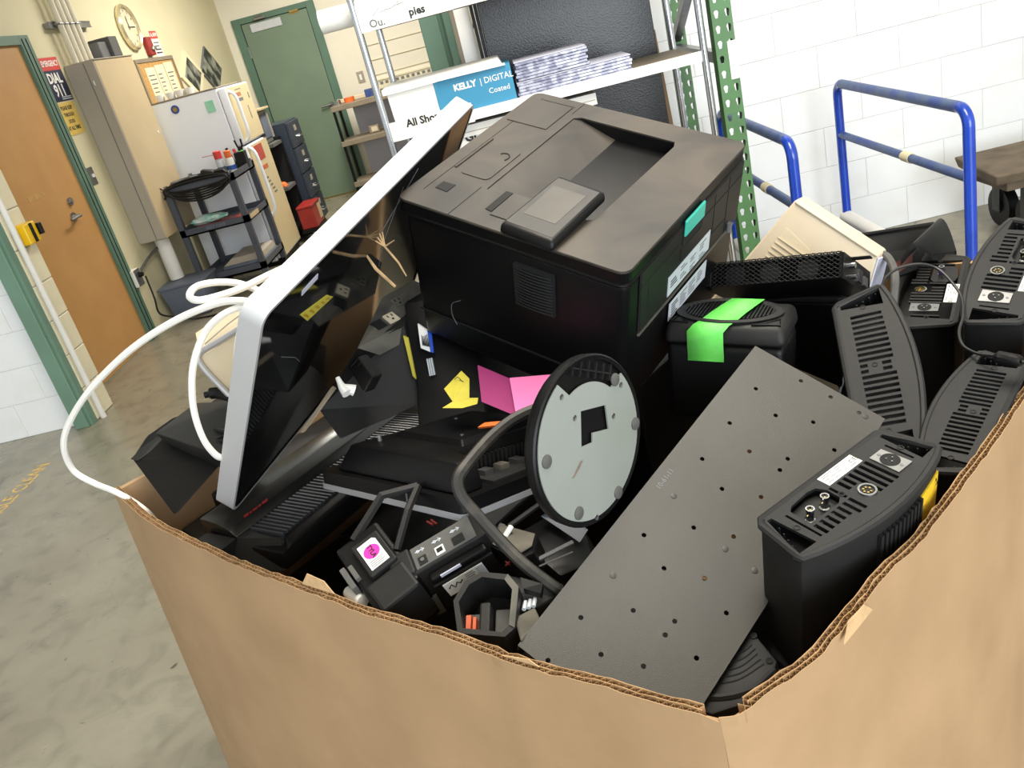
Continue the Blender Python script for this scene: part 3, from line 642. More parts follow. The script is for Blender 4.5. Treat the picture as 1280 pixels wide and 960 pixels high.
obj('control_strip', B().box(0.20, 0.215, 0.125, 0.155, 0.04, 0.28), M_CABG, t)
t = thing('drawer_cabinet', 'navy steel drawer cabinet with pale label holders next to the green door', 'drawers', (-2.36, 8.6, 0.0))
obj('body', B().box(-2.72, -2.10, 8.36, 8.86, 0.06, 1.06), M_NAVY, t, world=True)
for k in range(4):
    z0 = 0.08 + k * 0.245
    dr = obj('drawer', B().box(-2.10, -2.075, 8.37, 8.85, z0, z0 + 0.235, 0.004), M_NAVY, t, world=True)
    obj('handle', B().tube([(-2.075, 8.56, z0 + 0.09), (-2.045, 8.57, z0 + 0.085), (-2.045, 8.67, z0 + 0.085), (-2.075, 8.68, z0 + 0.09)], 0.008, 6), M_CHROME, dr, True, world=True)
    obj('label_holder', B().box(-2.075, -2.070, 8.58, 8.66, z0 + 0.14, z0 + 0.19), M_CABG, dr, world=True)
for x, y in ((-2.68, 8.40), (-2.14, 8.40), (-2.68, 8.82), (-2.14, 8.82)):
    obj('caster', B().cyl((x - 0.015, y, 0.032), (x + 0.015, y, 0.032), 0.032, n=14), M_BLACK, t, True, world=True)
t = thing('toolbox', 'red metal toolbox on a black wheeled dolly in front of the drawers', 'toolbox', (-2.0, 8.05, 0.0))
obj('box', B().box(-2.14, -1.99, 7.92, 8.26, 0.12, 0.31, 0.008), M_RED, t, world=True)
obj('lid', B().box(-2.145, -1.985, 7.915, 8.265, 0.31, 0.335, 0.008), M_RED, t, world=True)
obj('label', B().box(-1.99, -1.988, 8.12, 8.24, 0.16, 0.30), M_CABT, t, world=True)
obj('dolly_base', B().box(-2.15, -1.98, 7.91, 8.27, 0.085, 0.12), M_BLACK, t, world=True)
for y in (7.96, 8.22):
    w = obj('caster', B().cyl((-2.03, y, 0.042), (-2.0, y, 0.042), 0.042, n=18), M_BLACK, t, True, world=True)
    obj('fork', B().box(-1.997, -1.992, y - 0.014, y + 0.014, 0.03, 0.088), M_STEEL, w, world=True)
single('orange_gloves', B().hexa([(-2.3, 8.02, 0.53), (-2.18, 8.02, 0.53), (-2.18, 8.12, 0.53), (-2.3, 8.12, 0.53)], [(-2.28, 8.03, 0.58), (-2.2, 8.03, 0.57), (-2.2, 8.11, 0.57), (-2.28, 8.11, 0.58)], 0.01), M_ORANGE, 'small orange object on the upper board of the black shelving', 'glove')

# ---- wooden shelf cart beyond the chrome rack
t = thing('wood_shelf_cart', 'taupe board shelf cart on black posts beside the green door', 'shelf', (-1.5, 9.9, 0.0))
for z in (0.99, 0.615, 0.165):
    obj('shelf_board', B().box(-1.88, -1.05, 9.62, 10.06, z - 0.025, z + 0.03, 0.004, 1), M_SHELFT, t, world=True)
for x, y in ((-1.86, 9.66), (-1.86, 10.04), (-1.10, 9.66), (-1.10, 10.04)):
    obj('post', B().box(x - 0.014, x + 0.014, y - 0.014, y + 0.014, 0.07, 1.0), M_BLACK, t, world=True)
    obj('caster', B().cyl((x - 0.015, y, 0.034), (x + 0.015, y, 0.034), 0.034, n=12).box(x - 0.012, x + 0.012, y - 0.006, y + 0.006, 0.03, 0.08), M_CHROME, t, True, world=True)
for z0, z1 in ((0.65, 0.96), (0.20, 0.58)):
    obj('back_panel', B().box(-1.72, -1.05, 10.07, 10.08, z0, z1), M_LAV, t, world=True)
single('orange_tape_roll', B().lathe([(0.03, 0), (0.058, 0), (0.058, 0.05), (0.03, 0.05), (0.03, 0)], 20, Matrix.Translation((-1.68, 9.78, 1.02))), M_ORANGE, 'roll of orange tape on the top shelf of the wooden cart', 'tape roll', smooth=True)
single('blue_carton', B().box(-1.50, -1.41, 9.80, 9.87, 1.02, 1.10, 0.002, 1), M_BLUEW, 'small blue carton on the top shelf of the wooden cart', 'box')
single('cream_tray', B().box(-1.86, -1.52, 9.92, 10.02, 1.02, 1.06, 0.004, 1), M_CREAM, 'flat cream tray at the back of the wooden cart top', 'tray')
single('steel_jar', B().lathe([(0, 0), (0.03, 0), (0.03, 0.05), (0.022, 0.06), (0, 0.06)], 14, Matrix.Translation((-1.80, 9.75, 1.02))), M_CHROME, 'shiny steel pot on the left end of the wooden cart top', 'pot', smooth=True)
t = thing('small_gauge', 'small dark case with a cream dial on the middle board of the wooden cart', 'gauge', (-1.50, 9.75, 0.645))
obj('case', B().box(-0.06, 0.06, -0.03, 0.03, 0, 0.085, 0.01), M_SHELFT, t)
obj('dial', B().box(-0.03, 0.04, -0.033, -0.03, 0.02, 0.07), M_CREAM, t)

# ================================================================ CHROME RACK
RY0, RY1, RXL, RXR = 3.2, 3.65, -0.447, 0.715
t = thing('chrome_shelving', 'chrome post shelving with white edge strips behind the box', 'shelf', (0.13, 3.42, 0.0))
for x, y, zt in ((RXL, RY0, 2.1), (RXR, RY0, 2.1), (-0.432, RY1, 1.62), (RXR - 0.02, RY1, 2.1)):
    obj('post', B().tube([(x, y, 0), (x, y, zt)], 0.0127, 12), M_CHROME, t, True, world=True)
for nm, z in (('top_shelf', 1.585), ('middle_shelf', 1.212), ('lower_shelf', 0.78)):
    obj(nm, B().box(RXL + 0.014, RXR - 0.014, RY0 + 0.006, RY1, z - 0.02, z + 0.006, 0.002, 1), M_SHELFT, t, world=True)
    obj('edge_strip', B().box(RXL + 0.014, RXR - 0.012, RY0 - 0.004, RY0 + 0.006, z - 0.022, z + 0.014), M_SHELFW, t, world=True)
s = obj('shelf_label', B().hexa([(-0.438, 3.19, 1.562), (-0.11, 3.19, 1.562), (-0.11, 3.192, 1.562), (-0.438, 3.192, 1.562)], [(-0.438, 3.19, 1.652), (-0.11, 3.19, 1.662), (-0.11, 3.192, 1.662), (-0.438, 3.192, 1.652)]), M_PAPER, t, world=True)
text('lettering', 'Ou.', 0.036, M_INKG, s, FRONT((-0.405, 3.1895, 1.582)), 0.0008, world=True)
text('lettering', 'pies', 0.036, M_INK, s, FRONT((-0.262, 3.1895, 1.588)), 0.0012, world=True)
obj('handwriting', B().tube([(-0.385, 3.1895, 1.606), (-0.36, 3.1895, 1.626), (-0.357, 3.1895, 1.612), (-0.335, 3.1895, 1.617), (-0.32, 3.1895, 1.616), (-0.30, 3.1895, 1.622)], 0.0009, 4).tube([(-0.292, 3.1895, 1.616), (-0.29, 3.1895, 1.634)], 0.0009, 4).tube([(-0.305, 3.1895, 1.622), (-0.27, 3.1895, 1.624)], 0.0009, 4), M_INKG, s, world=True)
s = obj('shelf_label', B().box(-0.438, -0.13, 3.19, 3.192, 1.185, 1.252), M_PAPER, t, world=True)
text('lettering', 'All Shops', 0.0365, M_INK, s, FRONT((-0.3746,3.1895,1.2358)), 0.0012, world=True)
single('paper_tube', B().tube([(-0.585, 3.30, 1.632), (0.1, 3.30, 1.632)], 0.04, 20), M_PAPER, 'thick white paper roll lying on the top chrome shelf end', 'paper roll', smooth=True)
# carton on the middle shelf
t = thing('paper_carton', 'white carton with a blue printed end on the middle chrome shelf', 'box', (-0.18, 3.35, 1.218))
obj('white_side', B().hexa([(-0.412, 3.21, 1.219), (-0.246, 3.21, 1.219), (-0.246, 3.5, 1.219), (-0.412, 3.5, 1.219)], [(-0.417, 3.21, 1.352), (-0.246, 3.21, 1.352), (-0.246, 3.5, 1.352), (-0.417, 3.5, 1.352)]), M_PAPER, t, world=True)
bl = obj('blue_side', B().box(-0.245, 0.036, 3.208, 3.5, 1.219, 1.348), M_CYAN, t, world=True)
obj('lid_edge', B().hexa([(-0.43, 3.20, 1.346), (0.01, 3.20, 1.349), (0.01, 3.5, 1.349), (-0.43, 3.5, 1.346)], [(-0.43, 3.20, 1.366), (0.0, 3.215, 1.372), (0.0, 3.5, 1.372), (-0.43, 3.5, 1.37)]), M_PAPER, t, world=True)
obj('torn_flap', B().hexa([(-0.23, 3.19, 1.349), (0.02, 3.2, 1.345), (0.02, 3.22, 1.347), (-0.23, 3.3, 1.352)], [(-0.20, 3.2, 1.366), (0.02, 3.2, 1.349), (0.02, 3.22, 1.352), (-0.20, 3.3, 1.37)]), M_WHITE, t, world=True)
text('lettering', 'KELLY', 0.03, M_PAPER, bl, FRONT((-0.178, 3.2075, 1.311)), 0.0014, world=True)
text('lettering', '| DIGITAL', 0.03, M_PAPER, bl, FRONT((-0.082, 3.2075, 1.311)), 0.0001, world=True, sx=0.95)
text('lettering', 'Coated', 0.026, M_PAPER, bl, FRONT((-0.058, 3.2075, 1.272)), 0.0001, world=True)
# magazine bundles
def bundle(label, x0, x1, z0, n, dz, yaw):
    t = thing('magazine_bundle', label, 'magazines', ((x0 + x1) / 2, 3.33, z0), group='shrink wrapped bundles on the chrome shelf')
    for i in range(n):
        j = random.uniform(-0.004, 0.004)
        b = B().box(x0 + j, x1 + j + random.uniform(-0.003, 0.003), 3.21 + random.uniform(0, 0.004), 3.45, z0 + i * dz, z0 + i * dz + dz * 0.86, 0.001, 1)
        obj('magazine', b, M_MAGAZ, t, world=True)
    obj('cover', B().box(x0, x1, 3.212, 3.45, z0 + n * dz, z0 + n * dz + 0.003), M_LAV, t, world=True)
bundle('long low shrink wrapped magazine bundle on the chrome shelf', 0.045, 0.46, 1.2195, 5, 0.0105, 0)
bundle('taller magazine bundle stacked on top of the longer one', 0.05, 0.31, 1.2775, 6, 0.0105, 0)
# boxes on the lower shelf
t = thing('white_carton', 'white carton with bold black GL lettering under the middle shelf', 'box', (-0.05, 3.35, 0.787))
obj('body', B().box(-0.23, 0.30, 3.23, 3.55, 0.787, 1.135), M_PAPER, t, world=True)
obj('lid', B().box(-0.245, 0.315, 3.222, 3.56, 1.135, 1.175), M_WHITE, t, world=True)
text('lettering', 'GL', 0.045, M_INK, t, FRONT((-0.1851,3.2290,1.1321)), 0.002, world=True)
obj('lid_seam', B().box(-0.24, 0.31, 3.2215, 3.223, 1.150, 1.153), M_CABG, t, world=True)
t = thing('blue_binder', 'blue binder standing on the lower chrome shelf behind the white panel', 'binder', (-0.32, 3.3, 0.787))
obj('cover', B().box(-0.30, -0.275, 3.24, 3.5, 0.787, 1.15), M_BLUE, t, world=True)
obj('spine_label', B().box(-0.296, -0.279, 3.238, 3.24, 0.95, 1.1), M_PAPER, t, world=True)
single('grey_binder', B().box(-0.385, -0.35, 3.24, 3.5, 0.787, 1.13, 0.003), M_MID, 'grey binder left of the blue one on the lower chrome shelf', 'binder')
# large black panel and white board behind the rack
t = thing('leather_board', 'large black leather grained board standing behind the chrome shelving', 'panel', (0.31, 3.79, 0.0))
obj('sheet', B().hexa([(-0.035, 3.72, 0.0), (0.645, 3.72, 0.0), (0.645, 3.745, 0.0), (-0.035, 3.745, 0.0)], [(-0.035, 3.72, 2.0), (0.645, 3.72, 2.0), (0.645, 3.745, 2.0), (-0.035, 3.745, 2.0)], 0.003), M_DARKP, t, world=True)
obj('edge_strip', B().box(-0.05, -0.036, 3.715, 3.75, 0, 2.0).box(-0.066, -0.053, 3.73, 3.76, 0, 2.0), M_BLACK, t, world=True)
t = thing('cardboard_sheet', 'brown cardboard sheet peeping out behind the black panel', 'cardboard', (0.5, 3.77, 0.0))
obj('sheet', B().hexa([(0.3, 3.76, 0.0), (0.70, 3.76, 0.0), (0.70, 3.768, 0.0), (0.3, 3.768, 0.0)], [(0.3, 3.76, 1.28), (0.655, 3.76, 1.30), (0.655, 3.768, 1.30), (0.3, 3.768, 1.28)]), M_KRAFT, t, world=True)
t = thing('white_board', 'narrow white painted board with bare edge standing left of the black panel', 'board', (-0.09, 3.85, 0.0))
obj('face', B().box(-0.135, -0.072, 3.80, 3.83, 0, 2.0), M_SHELFW, t, world=True)
obj('bare_edge', B().box(-0.152, -0.135, 3.80, 3.83, 0, 2.0), M_SHELFT, t, world=True)

# ================================================================ PALLET RACK UPRIGHT
def upright_post(x, y, ztop, w=0.072, d=0.06):
    b = B()
    def tear(cx, cz, s=1.0):
        return [(cx + s * 0.0085 * math.cos(a), cz + 0.006 + 0.0085 * math.sin(a)) for a in [PI * k / 6 for k in range(-1, 8)]] + [(cx - 0.0045, cz - 0.012), (cx + 0.0045, cz - 0.012)]
    holes = []
    z = 0.06
    while z < ztop - 0.05:
        holes.append(tear(-0.018, z)); holes.append(tear(0.02, z)); z += 0.0508
    M = Matrix(((1, 0, 0, x), (0, 0, 1, y), (0, 1, 0, 0), (0, 0, 0, 1)))
    b.holed([(-w / 2, 0), (w / 2, 0), (w / 2, ztop), (-w / 2, ztop)], holes, 0, 0.003, M)
    b.box(x - w / 2, x - w / 2 + 0.003, y + 0.003, y + d, 0, ztop).box(x + w / 2 - 0.003, x + w / 2, y + 0.003, y + d, 0, ztop)
    return b
t = thing('pallet_rack_frame', 'green pallet rack upright frame with teardrop holes behind the printer', 'rack', (0.79, 3.4, 0.0))
obj('front_post', upright_post(0.792, 3.2, 2.0), M_RACKG, t, world=True)
obj('rear_post', upright_post(0.80, 4.05, 2.0), M_RACKG, t, world=True)
obj('brace', B().box(0.775, 0.81, 3.262, 4.048, 1.16, 1.20).hexa([(0.775, 3.262, 1.6), (0.81, 3.262, 1.6), (0.81, 3.262, 1.64), (0.775, 3.262, 1.64)], [(0.775, 4.046, 1.21), (0.81, 4.046, 1.21), (0.81, 4.046, 1.25), (0.775, 4.046, 1.25)]), M_STEEL, t, world=True)
obj('foot_plate', B().box(0.73, 0.86, 3.18, 3.28, 0, 0.006).box(0.73, 0.86, 4.03, 4.13, 0, 0.006), M_RACKG, t, world=True)
obj('capacity_label', B().box(0.798, 0.827, 3.1975, 3.2, 1.105, 1.235), M_PAPER, t, world=True)

# ================================================================ RAIL CARTS AND DOLLY
t = thing('rail_cart', 'blue tubular panel cart with two side rails against the white block wall', 'cart', (1.25, 3.6, 0.0))
def side_rail(x, y0, y1, tape_y):
    r = 0.021; zt = 0.842
    def leg(y, s): return [(x, y, 0.16)] + [(x, y + s * (0.06 - 0.06 * math.sin(a)), zt - 0.06 + 0.06 * math.cos(a)) for a in [PI / 2 * k / 6 for k in range(6, -1, -1)]]
    sr = obj('side_rail', B().tube([(x, y0 + 0.06, zt), (x, y1 - 0.06, zt)], r * 0.99, 12), M_BLUEW, t, True, world=True)
    obj('post', B().tube(leg(y0, 1), r, 12), M_BLUE, sr, True, world=True)
    obj('post', B().tube(leg(y1, -1), r, 12), M_BLUE, sr, True, world=True)
    obj('middle_rail', B().tube([(x, y0, 0.60), (x, y1, 0.60)], r * 0.85, 12), M_BLUEW, sr, True, world=True)
    obj('tape_wrap', B().tube([(x, tape_y, 0.60), (x, tape_y + 0.07, 0.60)], r * 1.0, 12), M_CREAMP, sr, True, world=True)
    obj('base_tube', B().tube([(x, y0 - 0.02, 0.19), (x, y1 + 0.02, 0.19)], 0.032, 12), M_PVC, sr, True, world=True)
side_rail(1.53, 3.0, 4.2, 3.45); side_rail(0.97, 3.16, 4.2, 3.5)
obj('deck', B().box(0.99, 1.51, 3.05, 4.2, 0.13, 0.16), M_CART, t, world=True)
for xx in (1.05, 1.44):
    for y in (3.2, 4.1):
        obj('caster', B().cyl((xx - 0.02, y, 0.06), (xx + 0.02, y, 0.06), 0.06, n=16).box(xx - 0.025, xx + 0.025, y - 0.02, y + 0.02, 0.1, 0.135), M_BLACK, t, True, world=True)
t = thing('wooden_dolly', 'weathered wooden dolly with black wheels by the white wall', 'dolly', (2.45, 3.95, 0.0))
obj('deck', B().hexa([(2.01, 3.72, 0.315), (2.95, 3.60, 0.315), (2.95, 4.15, 0.315), (2.06, 4.15, 0.315)], [(2.0, 3.70, 0.365), (2.95, 3.58, 0.365), (2.95, 4.17, 0.365), (2.05, 4.17, 0.365)], 0.008), M_DOLLY, t, world=True)
obj('cross_bar', B().box(2.08, 2.16, 3.76, 4.12, 0.265, 0.315, 0.004), M_DOLLY, t, world=True)
for x, y in ((2.24, 3.84), (2.24, 4.08), (2.8, 3.8), (2.8, 4.06)):
    w = obj('wheel', B().cyl((x - 0.025, y, 0.095), (x + 0.025, y, 0.095), 0.095, n=22).cyl((x - 0.03, y, 0.095), (x + 0.03, y, 0.095), 0.03, n=14), M_BLACK, t, True, world=True)
    obj('fork', B().box(x - 0.042, x - 0.034, y - 0.025, y + 0.025, 0.08, 0.315).box(x + 0.034, x + 0.042, y - 0.025, y + 0.025, 0.08, 0.315).box(x - 0.042, x + 0.042, y - 0.04, y + 0.04, 0.305, 0.315), M_RUBBER, w, world=True)

# ================================================================ THE GAYLORD BOX
RIM = 0.88
TH = 0.0135
front_pts = [(-0.9049, 1.4261), (-0.8081, 1.3077), (-0.7088, 1.2016), (-0.6069, 1.1099), (-0.5095, 1.0229), (-0.3942, 0.9320), (-0.3129, 0.8647), (-0.2372, 0.8113), (-0.1689, 0.7605), (-0.1351, 0.7301), (-0.0533, 0.6747), (0.0191, 0.6257), (0.0458, 0.6084), (0.0629, 0.5999)]
right_pts = [(0.0629, 0.5999), (0.0853, 0.6010), (0.1078, 0.6133), (0.1361, 0.6274), (0.1807, 0.6558), (0.2505, 0.7160), (0.2768, 0.7398), (0.3412, 0.7897), (0.3979, 0.8430), (0.4568, 0.8969), (0.5289, 0.9660), (0.5920, 1.0316), (0.80, 1.215), (1.005, 1.385)]
back_pts = [(1.005, 1.385), (0.53, 1.78), (0.055, 2.175)]
left_pts = [(0.055, 2.175), (-0.43, 1.81), (-0.9049, 1.4261)]
def resample(pts, step):
    P = smoothpath([(x, y, 0) for x, y in pts], 12); out = [P[0]]; acc = 0
    for a, b in zip(P, P[1:]):
        d = (b - a).length
        if d < 1e-9: continue
        u = step - acc
        while u <= d:
            out.append(a + (b - a) * (u / d)); u += step
        acc = d - (u - step)
    out.append(P[-1]); return out
def rim_z(s, seed):
    return RIM + 0.0014 * math.sin(s * 23 + seed) + 0.001 * math.sin(s * 61 + seed * 2) + 0.0006 * math.sin(s * 170 + seed)
box = thing('cardboard_box', 'large open kraft cardboard pallet box full of black electronics', 'box', (0.05, 1.38, 0.0))
def panel(name, pts, seed, gap=(0, 0), detail=True, flare=0.0, drop=0.0):
    P = resample(pts, 0.0042 if detail else 0.04)
    n = len(P); nor = []
    for i in range(n):
        t = (P[min(i + 3, n - 1)] - P[max(i - 3, 0)]).normalized()
        nor.append(Vector((-t.y, t.x, 0)))                       # inward
    S = [0.0]
    for a, b in zip(P, P[1:]): S.append(S[-1] + (b - a).length)
    T = S[-1]
    def top(i): return rim_z(S[i], seed) - drop
    zt = 0.015 if detail else 0.0
    b = B(); bm = b.bm
    idx = list(range(0, n, 4 if detail else 1)); 
    if idx[-1] != n - 1: idx.append(n - 1)
    rows = []
    for i in idx:
        z1 = top(i) - zt; o = P[i]; q = P[i] + nor[i] * TH; f = -nor[i] * flare
        rows.append([bm.verts.new((o.x + f.x, o.y + f.y, 0.0)), bm.verts.new((o.x, o.y, z1)), bm.verts.new((q.x, q.y, z1)), bm.verts.new((q.x + f.x, q.y + f.y, 0.0))])
    for a, c in zip(rows, rows[1:]):
        for k in range(3): b.face((a[k], c[k], c[k + 1], a[k + 1]))
    b.face(rows[0]); b.face(list(reversed(rows[-1])))
    bmesh.ops.recalc_face_normals(bm, faces=bm.faces[:])
    po = obj(name, b, M_KRAFT, box, True, world=True)
    if not detail: return po
    # three liners and two fluted layers standing proud in the cut rim
    lin_b = B()
    for li, off in enumerate((0.0, TH * 0.47, TH * 0.94)):
        prev = None
        if li == 1:
            obj('outer_liner_edge', lin_b, M_KRAFT, po, world=True); lin_b = B()
        for i in idx:
            if off > 0 and (S[i] < gap[0] or S[i] > T - gap[1]): prev = None; continue
            jag = 0.0010 * math.sin(S[i] * (137 + 40 * li) + li) + 0.0008 * random.uniform(-1, 1)
            if off == 0 and (S[i] < gap[0] or S[i] > T - gap[1]): jag -= 0.003
            a = P[i] + nor[i] * off; c = P[i] + nor[i] * (off + 0.0008); z0 = top(i) - zt - 0.002; z1 = top(i) + jag
            row = [lin_b.bm.verts.new((a.x, a.y, z0)), lin_b.bm.verts.new((a.x, a.y, z1)), lin_b.bm.verts.new((c.x, c.y, z1)), lin_b.bm.verts.new((c.x, c.y, z0))]
            if prev:
                for k in range(3): lin_b.face((prev[k], row[k], row[k + 1], prev[k + 1]))
            prev = row
    lo = obj('liner_edge', lin_b, M_KRAFT2, po, world=True)
    fl = B()
    for o0, o1, ph in ((0.0008, TH * 0.47, 0), (TH * 0.47 + 0.0008, TH * 0.94, 1)):
        prev = None
        for i in range(n):
            if S[i] < gap[0] or S[i] > T - gap[1]: prev = None; continue
            off = o0 if (i + ph) % 2 == 0 else o1
            a = P[i] + nor[i] * off; z0 = top(i) - zt - 0.001; z1 = top(i) - 0.0012 + 0.001 * random.uniform(-1, 0.6)
            t = (P[min(i + 1, n - 1)] - P[max(i - 1, 0)]).normalized() * 0.0003
            row = [fl.bm.verts.new((a.x - t.x, a.y - t.y, z0)), fl.bm.verts.new((a.x - t.x, a.y - t.y, z1)), fl.bm.verts.new((a.x + t.x, a.y + t.y, z1)), fl.bm.verts.new((a.x + t.x, a.y + t.y, z0))]
            if prev:
                b1 = prev
                fl.face((b1[2], row[1], row[0], b1[3])); fl.face((b1[2], row[1], row[2], b1[1]))
                fl.face((b1[1], row[2], row[3], b1[0]))
            prev = row
    tag(obj('corrugation', fl, M_KRAFT2, po, world=True), kind='stuff')
    return po
panel('front_panel', front_pts, 0.3, (0.0, 0.018), True, 0.05)
panel('right_panel', right_pts, 1.7, (0.022, 0.0), True, 0.02)
panel('back_panel', back_pts, 2.2, detail=False)
panel('left_panel', left_pts, 3.1, detail=False)
obj('base', B().slab([(-0.86, 1.43, 0.03), (0.07, 0.64, 0.03), (0.97, 1.39, 0.03), (0.055, 2.13, 0.03)], (0, 0, -0.03)), M_KRAFT2, box, world=True)
def torn(px_pts, nrm, label=None):
    b = B().slab(px_pts, Vector(nrm) * 0.0012)
    return obj('torn_paper', b, M_KRAFTL, box, world=True)
# torn paper flakes on the rim
torn([(-0.425, 0.965, 0.884), (-0.372, 0.925, 0.884), (-0.385, 0.94, 0.897), (-0.412, 0.962, 0.90)], (0.6, 0.77, 0))
torn([(-0.145, 0.742, 0.883), (-0.105, 0.712, 0.883), (-0.115, 0.72, 0.889)], (0.6, 0.77, 0))
torn([(0.205, 0.668, 0.872), (0.25, 0.708, 0.872), (0.24, 0.702, 0.886), (0.215, 0.68, 0.888)], (0.7, -0.7, 0))

# ================================================================ HIDDEN FILLER IN THE PILE (dark cases added to block light and darken the gaps)
def case(label, cx, cy, z0, z1, sx, sy, deg, tilt=(0, 0)):
    a = math.radians(deg); ex = Vector((math.cos(a), math.sin(a), tilt[0])).normalized(); ey = Vector((-math.sin(a), math.cos(a), tilt[1])); ey = (ey - ex * ey.dot(ex)).normalized()
    t = thing('filler_case', label, 'computer', ((cx, cy, z0), ex, ey, ex.cross(ey)), group='added dark filler cases in the box')
    obj('shell', B().box(-sx / 2, sx / 2, -sy / 2, sy / 2, 0, z1 - z0, 0.006), M_BLACK2, t)
    obj('front_bezel', B().box(-sx / 2 + 0.01, sx / 2 - 0.01, -sy / 2 - 0.008, -sy / 2, 0.01, z1 - z0 - 0.01, 0.003), M_BLACK, t)
    return t
case('added dark filler case low in the left corner of the box', -0.48, 1.46, 0.30, 0.58, 0.30, 0.24, -40)
case('added dark filler case low in the middle of the box', -0.06, 1.14, 0.28, 0.60, 0.40, 0.28, -40)
case('added dark filler case low in the near corner of the box', 0.14, 0.82, 0.20, 0.62, 0.18, 0.16, -40)
case('added dark filler case under the vented units at the right', 0.50, 1.22, 0.2, 0.46, 0.34, 0.40, -40)
case('added dark filler case far back in the box under the printer', 0.10, 1.68, 0.35, 0.84, 0.34, 0.36, -40)
case('added dark filler case low behind the upright silver display', -0.20, 1.80, 0.25, 0.66, 0.22, 0.20, -40)
case('added dark filler case tilted beneath the black glass display', -0.28, 1.42, 0.50, 0.70, 0.30, 0.34, -40)
p = (0.4526,1.5215,0.8153)
case('added dark filler case standing behind the green taped speaker', p[0], p[1], 0.50, 0.93, 0.20, 0.11, -40)

